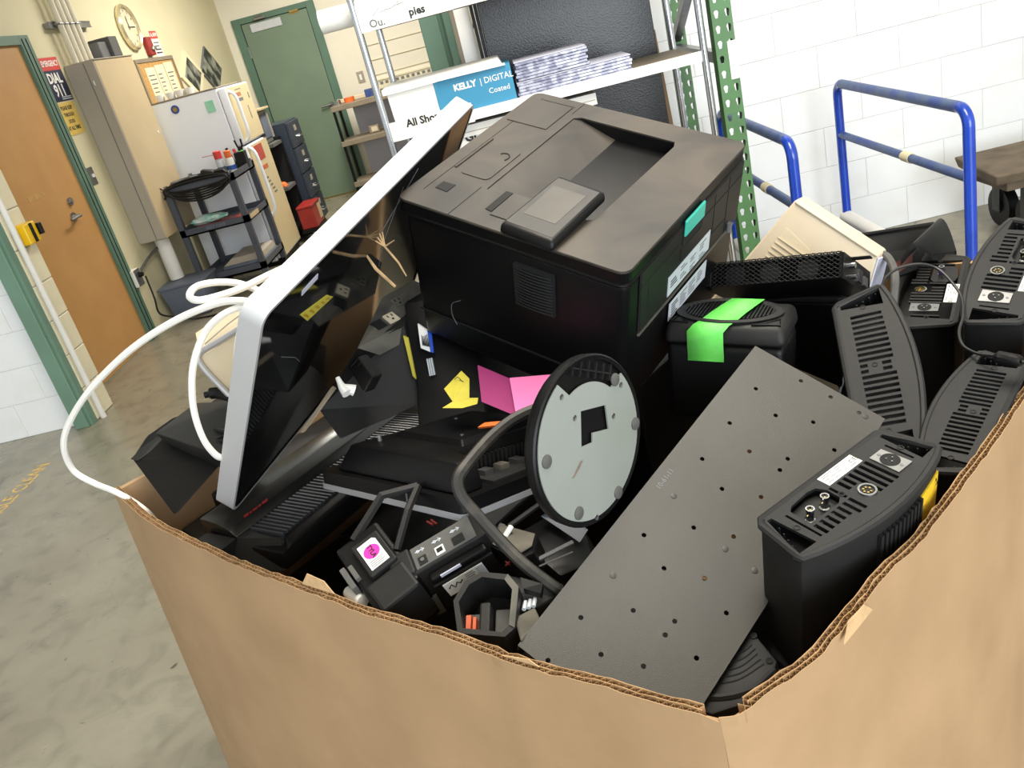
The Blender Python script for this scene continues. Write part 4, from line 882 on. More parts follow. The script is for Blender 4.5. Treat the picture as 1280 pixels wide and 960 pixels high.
# ================================================================ VENTED UNITS
def unit(label, fr, L, w, H, kind, idx):
    t = thing('vented_unit', label, 'electronics', fr, group='black vented units in the box')
    s = 0.022; e = 0.1 * L
    out = [(-e + 0.004, 0.006), (-e + 0.006, 0.001)]
    for k in range(1, 14):
        u = k / 14.0; x = -e + 0.006 + (L + 2 * e - 0.012) * u
        out.append((x, -s * 4 * u * (1 - u)))
    out += [(L + e - 0.006, 0.001), (L + e - 0.004, 0.006), (L + 0.004, w - 0.006), (L - 0.002, w), (0.002, w), (-0.004, w - 0.006)]
    cx, cy = L / 2, w * 0.4
    inn = [(cx + (x - cx) * 0.975, cy + (y - cy) * 0.93) for x, y in out]
    shell = obj('case', B().holed(out, [inn], -H, -0.003).prism(inn, -H, -H + 0.01), M_UNIT, t, True)
    obj('rounded_edge', B().tube([(x, y, -0.0045) for x, y in out], 0.0055, 8, closed=True), M_UNIT, t, True)
    sc = L / 0.25; ws = w / 0.082
    def R(x0, x1, y0, y1): return [(x0 * sc, y0 * ws), (x1 * sc, y0 * ws), (x1 * sc, y1 * ws), (x0 * sc, y1 * ws)]
    holes = []
    pk = 0.012
    holes.append([(-0.018 * sc, 0.006 * ws), (0.014 * sc, 0.004 * ws), (0.010 * sc, 0.072 * ws), (0.003 * sc, 0.073 * ws)])
    holes.append([(L - 0.014 * sc, 0.004 * ws), (L + 0.018 * sc, 0.006 * ws), (L - 0.003 * sc, 0.073 * ws), (L - 0.010 * sc, 0.072 * ws)])
    if kind == 'connectors':
        rec = [(x * sc, y * ws) for x, y in [(0.036, 0.030), (0.090, 0.028), (0.100, 0.034), (0.101, 0.055), (0.094, 0.068), (0.080, 0.071), (0.045, 0.068), (0.036, 0.062)]]
        holes.append(rec)
        holes.append(R(0.0245, 0.0285, 0.006, 0.062))
        for k in range(7): holes.append(R(0.0335 + k * 0.0115, 0.0395 + k * 0.0115, 0.004 if k < 5 else -0.002, 0.0245))
        holes.append(R(0.1035, 0.1085, 0.028, 0.055))
        for k in range(6):
            x0 = 0.1195 + k * 0.0115
            holes.append(R(x0, x0 + 0.0065, (0.034 if k < 2 else 0.003), 0.0545))
        holes.append(R(0.2265, 0.2305, 0.012, 0.056))
    else:
        for k in range(20):
            x0 = 0.026 + k * 0.0101
            if k in (9, 10):
                holes.append(R(x0, x0 + 0.0058, 0.012, 0.026)); holes.append(R(x0, x0 + 0.0058, 0.048, 0.060))
            else: holes.append(R(x0, x0 + 0.0058, 0.010 - 0.003 * math.sin(PI * k / 19), 0.060))
    obj('face_plate', B().holed(inn, holes, -0.0045, -0.0005), M_UNIT, t)
    obj('inner_floor', B().prism(inn, -0.04, -0.036), M_VOID, t)
    for e_ in (0, 1):
      ribs = B()
      for k in range(5):
        if e_ == 0: ribs.box((-0.012 + 0.0048 * k) * sc, (-0.0105 + 0.0048 * k) * sc, (0.012 + 0.011 * k) * ws, (0.014 + 0.011 * k) * ws, -0.036, -0.006)
        else: ribs.box(L - (-0.012 + 0.0048 * k) * sc, L - (-0.0105 + 0.0048 * k) * sc, (0.012 + 0.011 * k) * ws, (0.014 + 0.011 * k) * ws, -0.036, -0.006)
      tag(obj('pocket_ribs', ribs, M_UNIT, t), kind='stuff')
    for x, y in ((0.0175, 0.037), (L / sc - 0.0135, 0.037)) + (((0.1065, 0.036),) if kind == 'connectors' else ((0.129, 0.037),)):
        sk = obj('screw_hole', B().lathe([(0.0042, -0.0003), (0.0042, 0.0003), (0.0028, 0.0003), (0.0026, -0.002), (0, -0.002)], 12, Matrix.Translation((x * sc, y * ws, 0))), M_VOID, t, True)
    if kind == 'connectors':
        obj('recess_floor', B().prism([(0.0685 * sc + (x - 0.0685 * sc) * 1.03, 0.05 * ws + (y - 0.05 * ws) * 1.03) for x, y in rec], -0.014, -0.012), M_UNIT, t)
        for x, y in ((0.050, 0.042), (0.082, 0.044)):
            j = obj('coaxial_jack', B().lathe([(0.0, -0.012), (0.0065, -0.012), (0.0065, -0.010), (0.0046, -0.009), (0.0046, 0.004), (0.0052, 0.004), (0.0052, 0.007), (0.0036, 0.007), (0.0034, 0.001), (0, 0.001)], 18, Matrix.Translation((x * sc, y * ws, 0))), M_CHROME, t, True)
            if idx == 1 and x > 0.06: obj('purple_cap', B().lathe([(0.0042, 0.005), (0.0046, 0.012), (0.003, 0.015), (0, 0.015)], 14, Matrix.Translation((x * sc, y * ws, 0))), M_PURPLE, j, True)
            obj('jack_pin', B().cyl((x * sc, y * ws, 0), (x * sc, y * ws, 0.005), 0.0012, n=8).cyl((x * sc - 0.0062, y * ws, -0.001), (x * sc + 0.0062, y * ws, -0.001), 0.001, n=6), M_GOLD, j, True)
        gx, gy = 0.1335 * sc, 0.0165 * ws
        g = obj('round_connector', B().lathe([(0, -0.004), (0.008, -0.004), (0.0085, 0.0018), (0.0108, 0.0018), (0.0112, 0.0), (0.0112, -0.001)], 26, Matrix.Translation((gx, gy, 0))), M_CHROME, t, True)
        obj('insert', B().lathe([(0, -0.002), (0.0078, -0.002)], 20, Matrix.Translation((gx, gy, 0))), M_GOLD, g)
        for k in range(6): obj('pin', B().cyl((gx + 0.0045 * math.cos(k), gy + 0.0045 * math.sin(k), -0.002), (gx + 0.0045 * math.cos(k), gy + 0.0045 * math.sin(k), 0.001), 0.0013, n=7), M_GOLD, g)
        lb = obj('label', B().box(0.110 * sc, 0.180 * sc, 0.0575 * ws, 0.0775 * ws, -0.0005, 0.0004), M_PAPER, t)
        text('print', 'CE', 0.010 * sc, M_INK, lb, ((0.166 * sc, 0.0675 * ws, 0.0005), X1, Y1, Z1), 0.0, 'LEFT', 1.2)
        lines = B()
        for j, (xa, xb, yy) in enumerate(((0.114, 0.136, 0.074), (0.113, 0.128, 0.0708), (0.140, 0.152, 0.0735), (0.1395, 0.149, 0.070), (0.114, 0.122, 0.066), (0.126, 0.134, 0.066), (0.139, 0.147, 0.0655), (0.160, 0.172, 0.0605), (0.113, 0.124, 0.0605), (0.128, 0.136, 0.0605))):
            lines.box(xa * sc, xb * sc, yy * ws, (yy + 0.0014) * ws, 0.0004, 0.0006)
        obj('print', lines, M_INKG, lb)
        xp = obj('connector_plate', B().prism([(x * sc, y * ws) for x, y in [(0.1885, 0.0075), (0.2185, 0.0075), (0.2155, 0.053), (0.1895, 0.053)]], -0.0005, 0.0016), M_STEEL, t)
        cx2, cy2 = 0.203 * sc, 0.0305 * ws
        so = obj('socket', B().lathe([(0, 0.0017), (0.0108, 0.0017), (0.0116, 0.0022), (0.0116, 0.0010)], 24, Matrix.Translation((cx2, cy2, 0))), M_VOID, xp, True)
        for k in range(3): obj('contact', B().cyl((cx2 + 0.0045 * math.cos(2.1 * k), cy2 + 0.0045 * math.sin(2.1 * k), 0.0016), (cx2 + 0.0045 * math.cos(2.1 * k), cy2 + 0.0045 * math.sin(2.1 * k), 0.0034), 0.0012, n=7), M_CHROME, so)
        for yy in (0.013, 0.0475): obj('plate_screw', B().lathe([(0, 0.0028), (0.002, 0.0024), (0.0024, 0.0014)], 10, Matrix.Translation((cx2, yy * ws, 0))), M_INKG, xp, True)
    if idx == 0:
        # fins on the bowed side and the yellow warning label
        def bow(x):
            u = (x + e) / (L + 2 * e); return -s * 4 * u * (1 - u)
        for k in range(11):
            x = (0.098 + k * 0.0092) * sc
            obj('fin', B().hexa([(x, bow(x) - 0.0055, -H), (x + 0.0045, bow(x + 0.0045) - 0.0055, -H), (x + 0.0045, bow(x + 0.0045) + 0.002, -H), (x, bow(x) + 0.002, -H)], [(x, bow(x) - 0.0055, -0.026), (x + 0.0045, bow(x + 0.0045) - 0.0055, -0.026), (x + 0.0045, bow(x + 0.0045) + 0.002, -0.026), (x, bow(x) + 0.002, -0.026)]), M_UNIT, t)
        xs = [(0.2020 + 0.0085 * i) * sc for i in range(8)]
        yl = B()
        for a, c in zip(xs, xs[1:]):
            yl.hexa([(a, bow(a) - 0.0012, -0.11), (c, bow(c) - 0.0012, -0.11), (c, bow(c) + 0.001, -0.11), (a, bow(a) + 0.001, -0.11)], [(a, bow(a) - 0.0012, -0.03), (c, bow(c) - 0.0012, -0.03), (c, bow(c) + 0.001, -0.03), (a, bow(a) + 0.001, -0.03)])
        lo = tag(obj('warning_label', yl, M_YEL, t), 'yellow warning label printed with fine lines')
        ln = B()
        for j in range(13):
            z = -0.05 - j * 0.0044
            for a, c in zip(xs, xs[1:]): ln.hexa([(a, bow(a) - 0.0014, z), (c, bow(c) - 0.0014, z), (c, bow(c), z), (a, bow(a), z)], [(a, bow(a) - 0.0014, z + 0.001), (c, bow(c) - 0.0014, z + 0.001), (c, bow(c), z + 0.001), (a, bow(a), z + 0.001)])
        obj('print', ln, mat('ochre_print', (176, 136, 24), 0.5, var=0.05, scale=40), lo)
        x0 = 0.250 * sc
        tri = [(x0 - 0.005, bow(x0) - 0.0016, -0.046), (x0 + 0.007, bow(x0 + 0.006) - 0.0016, -0.046), (x0 + 0.001, bow(x0 + 0.001) - 0.0016, -0.034)]
        obj('warning_triangle', B().tube(tri, 0.0006, 4, closed=True), M_INK, lo)
    return t
unit('black vented unit with yellow side label leaning on the right box wall', ((0.2105,0.7604,0.9232),(0.8459,0.5319,0.0400),(-0.5317,0.8348,0.1430),(0.0427,-0.1422,0.9889)), 0.2175, 0.0713, 0.20, 'connectors', 0)
unit('black vented unit with connectors crossed by a thin cable, behind the tall vented face', ((0.7218,1.6135,0.8908),(-0.5353,-0.8325,-0.1431),(0.8443,-0.5323,-0.0620),(-0.0245,-0.1540,0.9878)), 0.2325, 0.0855, 0.20, 'connectors', 1)
unit('black vented unit with connectors at the right edge of the photo', ((0.7949,1.4370,0.9825),(-0.6562,-0.6906,-0.3042),(0.7449,-0.6572,-0.1147),(-0.1207,-0.3018,0.9457)), 0.233, 0.080, 0.20, 'connectors', 2)
unit('black unit showing a plain slotted face beside the green taped speaker', ((0.4451,1.0286,0.8606),(0.2210,0.8561,0.4671),(-0.9415,0.3122,-0.1268),(-0.2544,-0.4117,0.8751)), 0.263, 0.0747, 0.17, 'slots', 3)
unit('black unit showing a plain slotted face at the right rim under the cable bead', ((0.5810,1.1337,0.9041),(-0.6760,-0.7105,-0.1953),(0.7335,-0.6742,-0.0861),(-0.0705,-0.2014,0.9770)), 0.2235, 0.063, 0.16, 'slots', 4)

# ================================================================ PERFORATED PLATE
t = thing('perforated_shelf', 'grey perforated steel rack shelf leaning diagonally across the pile', 'metal shelf', ((-0.1310,0.7812,0.8580),(0.7128,0.6608,0.2349),(0.6708,-0.5446,-0.5034),(-0.2047,0.5164,-0.8315)))
holes = []
for j, y in enumerate((0.0362, 0.0793, 0.1245, 0.1668)):
    for x in ((0.0078, 0.0718, 0.1383, 0.2063, 0.2760, 0.3466, 0.4188, 0.4919), (0.0510, 0.1173, 0.1847, 0.2540, 0.3240, 0.3960, 0.4694, 0.5439), (0.0700, 0.1160, 0.1367, 0.2043, 0.2537, 0.2745, 0.3452, 0.3961, 0.4179, 0.4918, 0.5451), (0.1157, 0.1833, 0.2514, 0.3950, 0.4693, 0.5455))[j]:
        holes.append(circ(x, y, 0.0031, 12))
obj('sheet', B().holed([(0, 0), (0.559, 0), (0.559, 0.1975), (0, 0.1975)], holes, 0.0, 0.0018), M_PLATE, t)
obj('folded_lip', B().box(0.0, 0.559, -0.0015, 0.0, 0.0, 0.016).box(0.0, 0.559, 0.1975, 0.199, 0.0, 0.016), M_PLATE, t)
rv = B()
for x, y in ((0.2760, 0.0360), (0.5455, 0.1765), (0.2537, 0.1248), (0.1383, 0.0361), (0.2514, 0.1669)):
    rv.lathe([(0.0042, 0.0002), (0.0042, -0.0006), (0.003, -0.001), (0, -0.001)], 12, Matrix.Translation((x, y, 0)))
obj('rivet', rv, mat('dark_rivet', (58, 56, 53), 0.5, var=0.1, scale=60), t, True)
text('print', '10-61-11', 0.010, M_INKG, t, ((0.272, 0.014, -0.0002), X1, NY, NZ), 0.0, 'LEFT')

# ================================================================ ROUND STAND BASE
for ch in t.children: ch.data.transform(Matrix.Scale(1.18 / 1.16, 4))
t = thing('round_stand_base', 'round black stand base turned up to show its pale steel underside', 'stand base', ((0.0044,0.9400,1.0154),(0.3352,0.3945,0.8556),(-0.5761,-0.6327,0.5175),(0.7454,-0.6664,0.0152)))
R0 = 0.1065
obj('rim_shell', B().lathe([(0.0, -0.020), (R0 * 0.96, -0.020), (R0 * 1.02, -0.012), (R0 * 1.03, 0.0), (R0 * 1.01, 0.002), (R0 * 0.965, 0.0008), (R0 * 0.965, -0.004), (0, -0.004)], 56), M_BLACK, t, True)
cut = [p_[:2] for p_ in ((0.0358,0.0282,0.0000), (0.0466,-0.0218,-0.0000), (0.0164,-0.0347,-0.0000), (0.0101,-0.0014,0.0000), (-0.0019,-0.0037,-0.0000), (-0.0084,0.0183,-0.0000))]
ol = []
for k in range(64):
    a = 2 * PI * k / 64; r = R0 * 0.955
    x, y = r * math.cos(a), r * math.sin(a)
    if x > 0.055:
        ang = math.degrees(math.atan2(y, x))
        if -24 < ang < 50: r = R0 * 0.70 / max(math.cos(math.radians(abs(ang) * 0.12)), 0.5); x, y = r * math.cos(a), r * math.sin(a)
    ol.append((x, y))
obj('steel_plate', B().holed(ol, [cut], -0.001, 0.0012), M_DISC, t)
for x, y in ((-0.0269, 0.0835), (0.0257, -0.093), (-0.0661, -0.0715), (-0.0905, 0.0090), (0.080, -0.035)):
    obj('rubber_foot', B().lathe([(0.0085, 0.0012), (0.0085, 0.0030), (0.0075, 0.0036), (0, 0.0036)], 18, Matrix.Translation((x, y, 0))), M_RUBBER, t, True)
for x, y in ((0.0507, 0.0690), (0.0743, -0.0500), (0.0335, -0.0415), (0.0270, 0.0390), (-0.0975, -0.0300)):
    obj('screw', B().lathe([(0.0038, 0.0012), (0.0036, 0.0020), (0.0022, 0.0014), (0, 0.0014)], 12, Matrix.Translation((x, y, 0))), M_STEEL, t, True)
rb = B()
for k in range(6): rb.box(0.078 + 0.0 * k, 0.099, 0.052 - 0.0155 * k - 0.001, 0.052 - 0.0155 * k + 0.001, -0.004, 0.0005)
rb.box(0.086, 0.088, -0.03, 0.06, -0.004, 0.0005)
obj('clip_ribs', rb, M_BLACK2, t)
obj('scuff_mark', B().prism([(-0.047, 0.031), (-0.026, 0.018), (-0.024, 0.0125), (-0.033, 0.0165), (-0.046, 0.026)], 0.0012, 0.0015), mat('brown_tape_residue', (126, 112, 100), 0.8, var=0.2, scale=80), t)

# ================================================================ TAPED SPEAKER AND MESH UNIT
t = thing('taped_speaker', 'black speaker box with bright green tape over its top edge', 'speaker', ((0.1602,1.2917,1.0066),(0.8832,-0.4581,-0.1003),(0.4530,0.8887,-0.0702),(0.1213,0.0166,0.9925)))
SX, SY = 0.196, 0.135
obj('body', B().box(0.004, SX - 0.004, 0.004, SY - 0.004, -0.17, -0.034, 0.012, 3), M_BLACK, t, True)
lid = obj('lid', B().hexa([(0, 0, -0.034), (SX, 0, -0.034), (SX, SY, -0.034), (0, SY, -0.034)], [(0.006, 0.008, 0.0), (SX - 0.006, 0.008, 0.0), (SX - 0.006, SY - 0.006, 0.0), (0.006, SY - 0.006, 0.0)], 0.011, 3), M_BLACK2, t, True)
gc = (SX * 0.48, SY * 0.52)
sm = Matrix.Translation((gc[0], gc[1], 0)) @ Matrix.Diagonal((1.25, 0.88, 1, 1))
obj('grille_rim', B().lathe([(0.058, -0.004), (0.068, 0.0), (0.070, 0.004), (0.062, 0.006), (0.056, 0.003)], 40, sm), M_BLACK2, t, True)
for k in range(26):
    x = -0.056 * 1.25 + k * 0.112 * 1.25 / 25
    h = 0.052 * 0.88 * math.sqrt(max(0.0, 1 - (x / (0.0585 * 1.25)) ** 2))
    if h > 0.004: obj('grille_bar', B().box(gc[0] + x - 0.0016, gc[0] + x + 0.0016, gc[1] - h, gc[1] + h, 0.0, 0.0045), M_BLACK, t)
for pts in ([(0.012, 0.016), (0.04, 0.014), (0.03, 0.024), (0.016, 0.045)], [(SX - 0.012, 0.016), (SX - 0.055, 0.013), (SX - 0.035, 0.024), (SX - 0.016, 0.042)]):
    obj('corner_recess', B().tube([(x, y, 0.0005) for x, y in pts], 0.0018, 6, closed=True), M_BLACK, t)
prof = [(0.118, 0.0075), (0.078, 0.0085), (0.045, 0.0075), (0.020, 0.0035), (0.004, 0.0005), (-0.0012, -0.010), (-0.0018, -0.034), (0.0005, -0.050), (-0.001, -0.060)]
tp = B(); prev = None
for i, (y, z) in enumerate(prof):
    f = i / (len(prof) - 1); xa = 0.088 - 0.046 * min(1, f * 1.6); xb = 0.142 - 0.042 * min(1, f * 1.6)
    row = [tp.bm.verts.new((xa, y, z)), tp.bm.verts.new((xb, y, z)), tp.bm.verts.new((xb, y - 0.0006, z + 0.0006)), tp.bm.verts.new((xa, y - 0.0006, z + 0.0006))]
    if prev:
        for k in range(4): tp.face((prev[k], prev[(k + 1) % 4], row[(k + 1) % 4], row[k]))
    prev = row
tag(obj('green_tape', tp, M_GREENT, t, True, shade=0), 'strip of fluorescent green tape')
t = thing('mesh_amplifier', 'long black box with expanded mesh front lying on the speaker', 'amplifier', ((0.2790,1.4870,1.0240),(0.7998,-0.5968,0.0640),(0.5224,0.6395,-0.5641),(0.2957,0.4846,0.8232)))
ML, MD, MH = 0.245, 0.15, 0.044
obj('case', B().box(0, 0.004, 0.0, MD, -MH, 0).box(ML - 0.003, ML, 0.0, MD, -MH, 0).box(0.004, ML - 0.003, 0.0, MD, -MH, -MH + 0.003).box(0.004, ML - 0.003, 0.008, MD, -0.003, 0).box(0.004, ML - 0.003, MD - 0.003, MD, -MH + 0.003, -0.003), M_BLACK, t)
obj('left_block', B().box(-0.001, 0.018, -0.003, 0.02, -MH, 0.001, 0.002), M_BLACK, t)
ms = B(); nx = 22; nz = 6; dx = (ML - 0.018) / nx; dz = MH / nz
for i in range(nx):
    for j in range(nz):
        cx = 0.018 + (i + 0.5) * dx; cz = -MH + (j + 0.5) * dz
        ms.tube([(cx - dx / 2, -0.001, cz), (cx, -0.0025, cz + dz / 2), (cx + dx / 2, -0.001, cz), (cx, -0.0025, cz - dz / 2)], 0.0011, 4, closed=True)
for i in range(nx):
    cx = 0.018 + (i + 0.5) * dx
    ms.tube([(cx - dx / 2, -0.002, -0.001), (cx, 0.006, 0.0015), (cx + dx / 2, -0.002, -0.001)], 0.0012, 4)
tag(obj('expanded_mesh', ms, M_BLACK2, t), kind='stuff')
for x in (0.055, 0.12, 0.185): obj('inner_fan', B().cyl((x, 0.014, -MH / 2), (x, 0.02, -MH / 2), 0.018, n=18), M_VOID, t)
ep = obj('end_plate', B().box(ML, ML + 0.002, 0.006, MD, -MH, 0), M_BLACK, t)
obj('jack', B().cyl((ML + 0.002, 0.035, -0.016), (ML + 0.012, 0.035, -0.016), 0.005, n=12), M_CHROME, ep, True)
obj('jack', B().cyl((ML + 0.002, 0.055, -0.03), (ML + 0.008, 0.055, -0.03), 0.004, n=12), M_CHROME, ep, True)
obj('port', B().box(ML + 0.002, ML + 0.006, 0.075, 0.095, -0.034, -0.012), M_CHROME, ep)
obj('port', B().box(ML + 0.002, ML + 0.006, 0.105, 0.125, -0.034, -0.018), M_STEEL, ep)
obj('tab', B().box(ML - 0.01, ML + 0.03, 0.05, 0.065, 0.0, 0.003, 0.001), M_BLACK, t)

# ================================================================ LASER PRINTER
t = thing('laser_printer', 'large dusty black laser printer on top of the pile', 'printer', ((-0.2107,1.3808,1.2926),(0.7523,-0.5672,-0.3351),(0.6416,0.7463,0.1772),(0.1496,-0.3483,0.9254)))
W, D, H = 0.422, 0.418, 0.295
bay = [(0.117, 0.090), (0.306, 0.090), (0.315, 0.098), (0.320, 0.350), (0.314, 0.365), (0.128, 0.368), (0.117, 0.360)]
obj('body', B().box(0.004, W - 0.003, 0.006, D, -H, -0.026, 0.014, 3), M_BLACK, t, True)
co = rrect(0.0, W, 0.0, D, 0.016, 4)
cover = obj('top_cover', B().holed(co, [bay], -0.003, 0.0), M_DUST, t)
obj('cover_side', B().holed(co, [bay], -0.026, -0.003), M_BLACK, t)
obj('cover_edge', B().tube([(x, y, -0.003) for x, y in rrect(0.0015, W - 0.0015, 0.0015, D - 0.0015, 0.016, 4)], 0.003, 8, closed=True), M_DUSTD, cover, True)
obj('cover_lip', B().tube([(x, y, -0.026) for x, y in rrect(0.001, W - 0.001, 0.001, D - 0.001, 0.016, 4)], 0.0035, 8, closed=True), M_BLACK, t, True)
deep = 0.062
tr = B()
tr.hexa([(0.110, 0.080, -0.010), (0.325, 0.080, -deep - 0.006), (0.325, 0.372, -deep - 0.006), (0.110, 0.372, -0.010)], [(0.112, 0.084, -0.0005), (0.322, 0.084, -deep), (0.322, 0.372, -deep), (0.112, 0.372, -0.0005)])
obj('paper_tray', tr, M_DUST, t)
obj('bay_wall', B().hexa([(0.117, 0.368, -0.07), (0.325, 0.366, -0.07), (0.325, 0.374, -0.07), (0.117, 0.376, -0.07)], [(0.117, 0.368, -0.003), (0.325, 0.366, -0.003), (0.325, 0.374, -0.003), (0.117, 0.376, -0.003)]).box(0.3195, 0.327, 0.084, 0.372, -0.07, -0.003).box(0.117, 0.322, 0.082, 0.0905, -0.07, -0.003), M_BLACK, t)
# left strip doors and seams
gr = B()
for x0, x1, y0, y1 in ((0.1055, 0.107, 0.0, 0.09), (0.1055, 0.107, 0.372, D), (0.025, 0.0262, 0.04, 0.40), (0.03, 0.098, 0.395, 0.3965)):
    gr.box(x0, x1, y0, y1, -0.001, 0.0004)
obj('seam', gr, M_VOID, cover)
obj('strip_panel', B().box(0.012, 0.096, 0.30, 0.392, 0.0, 0.0015, 0.0006, 1), M_DUST, cover)
ac = obj('access_door', B().prism(rrect(0.046, 0.104, 0.110, 0.215, 0.010), 0.0, 0.0014), M_DUST, cover)
arc = [(0.084 + 0.011 * math.cos(a), 0.183 + 0.013 * math.sin(a)) for a in [PI * k / 8 - 0.6 for k in range(9)]]
obj('finger_notch', B().tube([(x, y, 0.0016) for x, y in arc], 0.0014, 6), M_VOID, ac)
obj('long_ridge', B().box(0.028, 0.033, 0.12, 0.23, 0.0, 0.0025, 0.001, 1), M_DUST, cover)
obj('usb_pocket', B().hexa([(0.040, 0.052, 0), (0.066, 0.050, 0), (0.066, 0.075, 0), (0.040, 0.075, 0)], [(0.041, 0.053, 0.0012), (0.065, 0.051, 0.0012), (0.065, 0.074, 0.0012), (0.041, 0.074, 0.0012)]), M_VOID, cover)
obj('pocket_slot', B().hexa([(0.150, 0.040, 0), (0.163, 0.038, 0), (0.163, 0.098, 0), (0.150, 0.098, 0)], [(0.150, 0.040, 0.0013), (0.163, 0.038, 0.0013), (0.163, 0.098, 0.0013), (0.150, 0.098, 0.0013)]), M_VOID, cover)
obj('pocket_cover', B().box(0.165, 0.222, 0.030, 0.098, 0.0, 0.0016, 0.0006, 1), M_DUST, cover)
cp = obj('control_panel', B().hexa([(0.206, -0.006, 0.001), (0.306, -0.010, 0.001), (0.310, 0.140, 0.006), (0.216, 0.148, 0.006)], [(0.207, 0.000, 0.0165), (0.302, -0.004, 0.0165), (0.307, 0.142, 0.0225), (0.217, 0.150, 0.0225)], 0.006, 3), M_BLACK, t, True)
obj('bezel', B().hexa([(0.213, 0.008, 0.0150), (0.297, 0.004, 0.0150), (0.301, 0.134, 0.0208), (0.222, 0.141, 0.0208)], [(0.213, 0.008, 0.0172), (0.297, 0.004, 0.0172), (0.301, 0.134, 0.0228), (0.222, 0.141, 0.0228)]), M_DUSTD, cp)
obj('screen', B().hexa([(0.2255, 0.036, 0.0178), (0.2835, 0.034, 0.0178), (0.2875, 0.116, 0.0214), (0.2270, 0.119, 0.0214)], [(0.2255, 0.036, 0.0188), (0.2835, 0.034, 0.0188), (0.2875, 0.116, 0.0224), (0.2270, 0.119, 0.0224)]), mat('dusty_screen', (66, 62, 56), 0.5, rgb2=(54, 51, 46), lo=0.4, hi=0.7, scale=14), cp)
# front
vg = obj('vent_grille', B().box(0.226, 0.298, -0.0015, 0.006, -0.131, -0.051), M_VOID, t)
for k in range(13):
    z = -0.056 - k * 0.0058
    obj('louver', B().tube([(0.227 + 0.070 * i / 6, -0.001 - 0.0035 * math.sin(PI * i / 6), z) for i in range(7)], 0.0018, 5), M_BLACK2, vg)
obj('front_seam', B().box(0.006, W - 0.006, 0.004, 0.008, -0.232, -0.229), M_VOID, t)
obj('badge_line', B().tube(smoothpath([(0.105, 0.0035, -0.175), (0.085, 0.0035, -0.190), (0.082, 0.0035, -0.215), (0.090, 0.0035, -0.235)], 5), 0.0006, 4), M_INKG, t)
# right side
rp = obj('side_panel', B().box(W - 0.004, W + 0.001, 0.045, 0.415, -0.145, -0.028, 0.003, 1), M_BLACK2, t)
obj('side_groove', B().box(W + 0.001, W + 0.0016, 0.045, 0.415, -0.0555, -0.0545).box(W + 0.001, W + 0.0016, 0.070, 0.0710, -0.145, -0.0555).box(W + 0.001, W + 0.0016, 0.355, 0.356, -0.145, -0.03).box(W + 0.001, W + 0.0016, 0.300, 0.301, -0.110, -0.035).box(W + 0.001, W + 0.0016, 0.300, 0.356, -0.112, -0.110), M_VOID, rp)
obj('bottom_edge', B().box(W - 0.002, W + 0.002, 0.045, 0.40, -0.1485, -0.146), M_DUSTG, rp)
la = obj('latch_recess', B().box(W + 0.0008, W + 0.0022, 0.181, 0.252, -0.066, -0.022), M_VOID, rp)
tag(obj('teal_latch', B().box(W + 0.0012, W + 0.006, 0.181, 0.250, -0.046, -0.016, 0.002, 1), M_TEAL, la), 'teal release latch')
obj('catch_plate', B().box(W + 0.0008, W + 0.002, 0.178, 0.252, -0.09, -0.068), M_BLACK2, rp)
def ratinglabel(y0, y1, z0, z1, sl, n):
    o = tag(obj('rating_label', B().hexa([(W + 0.001, y0, z0), (W + 0.001, y1, z0 - sl), (W + 0.001, y1, z1 - sl), (W + 0.001, y0, z1)], [(W + 0.0022, y0, z0), (W + 0.0022, y1, z0 - sl), (W + 0.0022, y1, z1 - sl), (W + 0.0022, y0, z1)]), M_LABEL, t), 'pale printed rating label')
    for j in range(n):
        for i in range(4):
            ya = y0 + 0.008 + i * (y1 - y0 - 0.012) / 4; yb = ya + random.uniform(0.012, 0.026)
            z = z1 - 0.006 - j * 0.0055
            if random.random() < 0.8: obj('print', B().box(W + 0.0022, W + 0.0026, ya, yb, z - 0.0022, z), M_INK if i == 0 else M_INKG, o)
    return o
ratinglabel(0.139, 0.292, -0.136, -0.098, 0.0, 6)
ratinglabel(0.150, 0.290, -0.195, -0.158, 0.0, 5)
obj('hinge', B().cyl((W + 0.004, 0.372, -0.148), (W + 0.004, 0.372, -0.13), 0.005, n=10), M_MID, t, True)

# ================================================================ SILVER DISPLAY
t = thing('upright_display', 'big silver edged display standing on edge with cracked black glass', 'monitor', ((-0.3710,1.0452,1.2391),(0.4558,0.8657,0.2069),(-0.4968,0.4403,-0.7479),(-0.7385,0.2381,0.6308)))
PW, PH, PT = 0.689, 0.519, 0.034
oc = rrect(0.0, PW, 0.0, PH, 0.022, 5)
ic = rrect(0.006, PW - 0.006, 0.006, PH - 0.006, 0.017, 5)
obj('frame', B().holed(oc, [ic], 0.0, PT), M_ALU, t, True, shade=25)
obj('back_shell', B().prism(ic, PT - 0.012, PT - 0.004), M_CREAM, t)
gl = obj('glass', B().prism(ic, 0.002, 0.005), M_GLOSS, t)
obj('trim_line', B().tube([(x, y, 0.001) for x, y in ic], 0.0012, 6, closed=True), M_BLACK, t, True)
ys = tag(obj('yellow_patch', B().prism([(0.115, 0.095), (0.200, 0.122), (0.226, 0.148), (0.146, 0.136)], 0.0012, 0.002), M_YELN, gl), 'painted yellow reflection')  # yellow reflection in the glass, drawn as a flat printed patch
for k in range(5): obj('print', B().prism([(0.125 + k * 0.018, 0.105 + k * 0.006), (0.135 + k * 0.018, 0.109 + k * 0.006), (0.150 + k * 0.016, 0.130 + k * 0.003), (0.147 + k * 0.016, 0.130 + k * 0.003)], 0.0010, 0.0012), mat('ochre_print', (176, 136, 24), 0.5), ys)
obj('lavender_label', B().prism([(0.106, 0.036), (0.148, 0.034), (0.150, 0.046), (0.108, 0.048)], 0.0012, 0.002), M_LAV, gl)
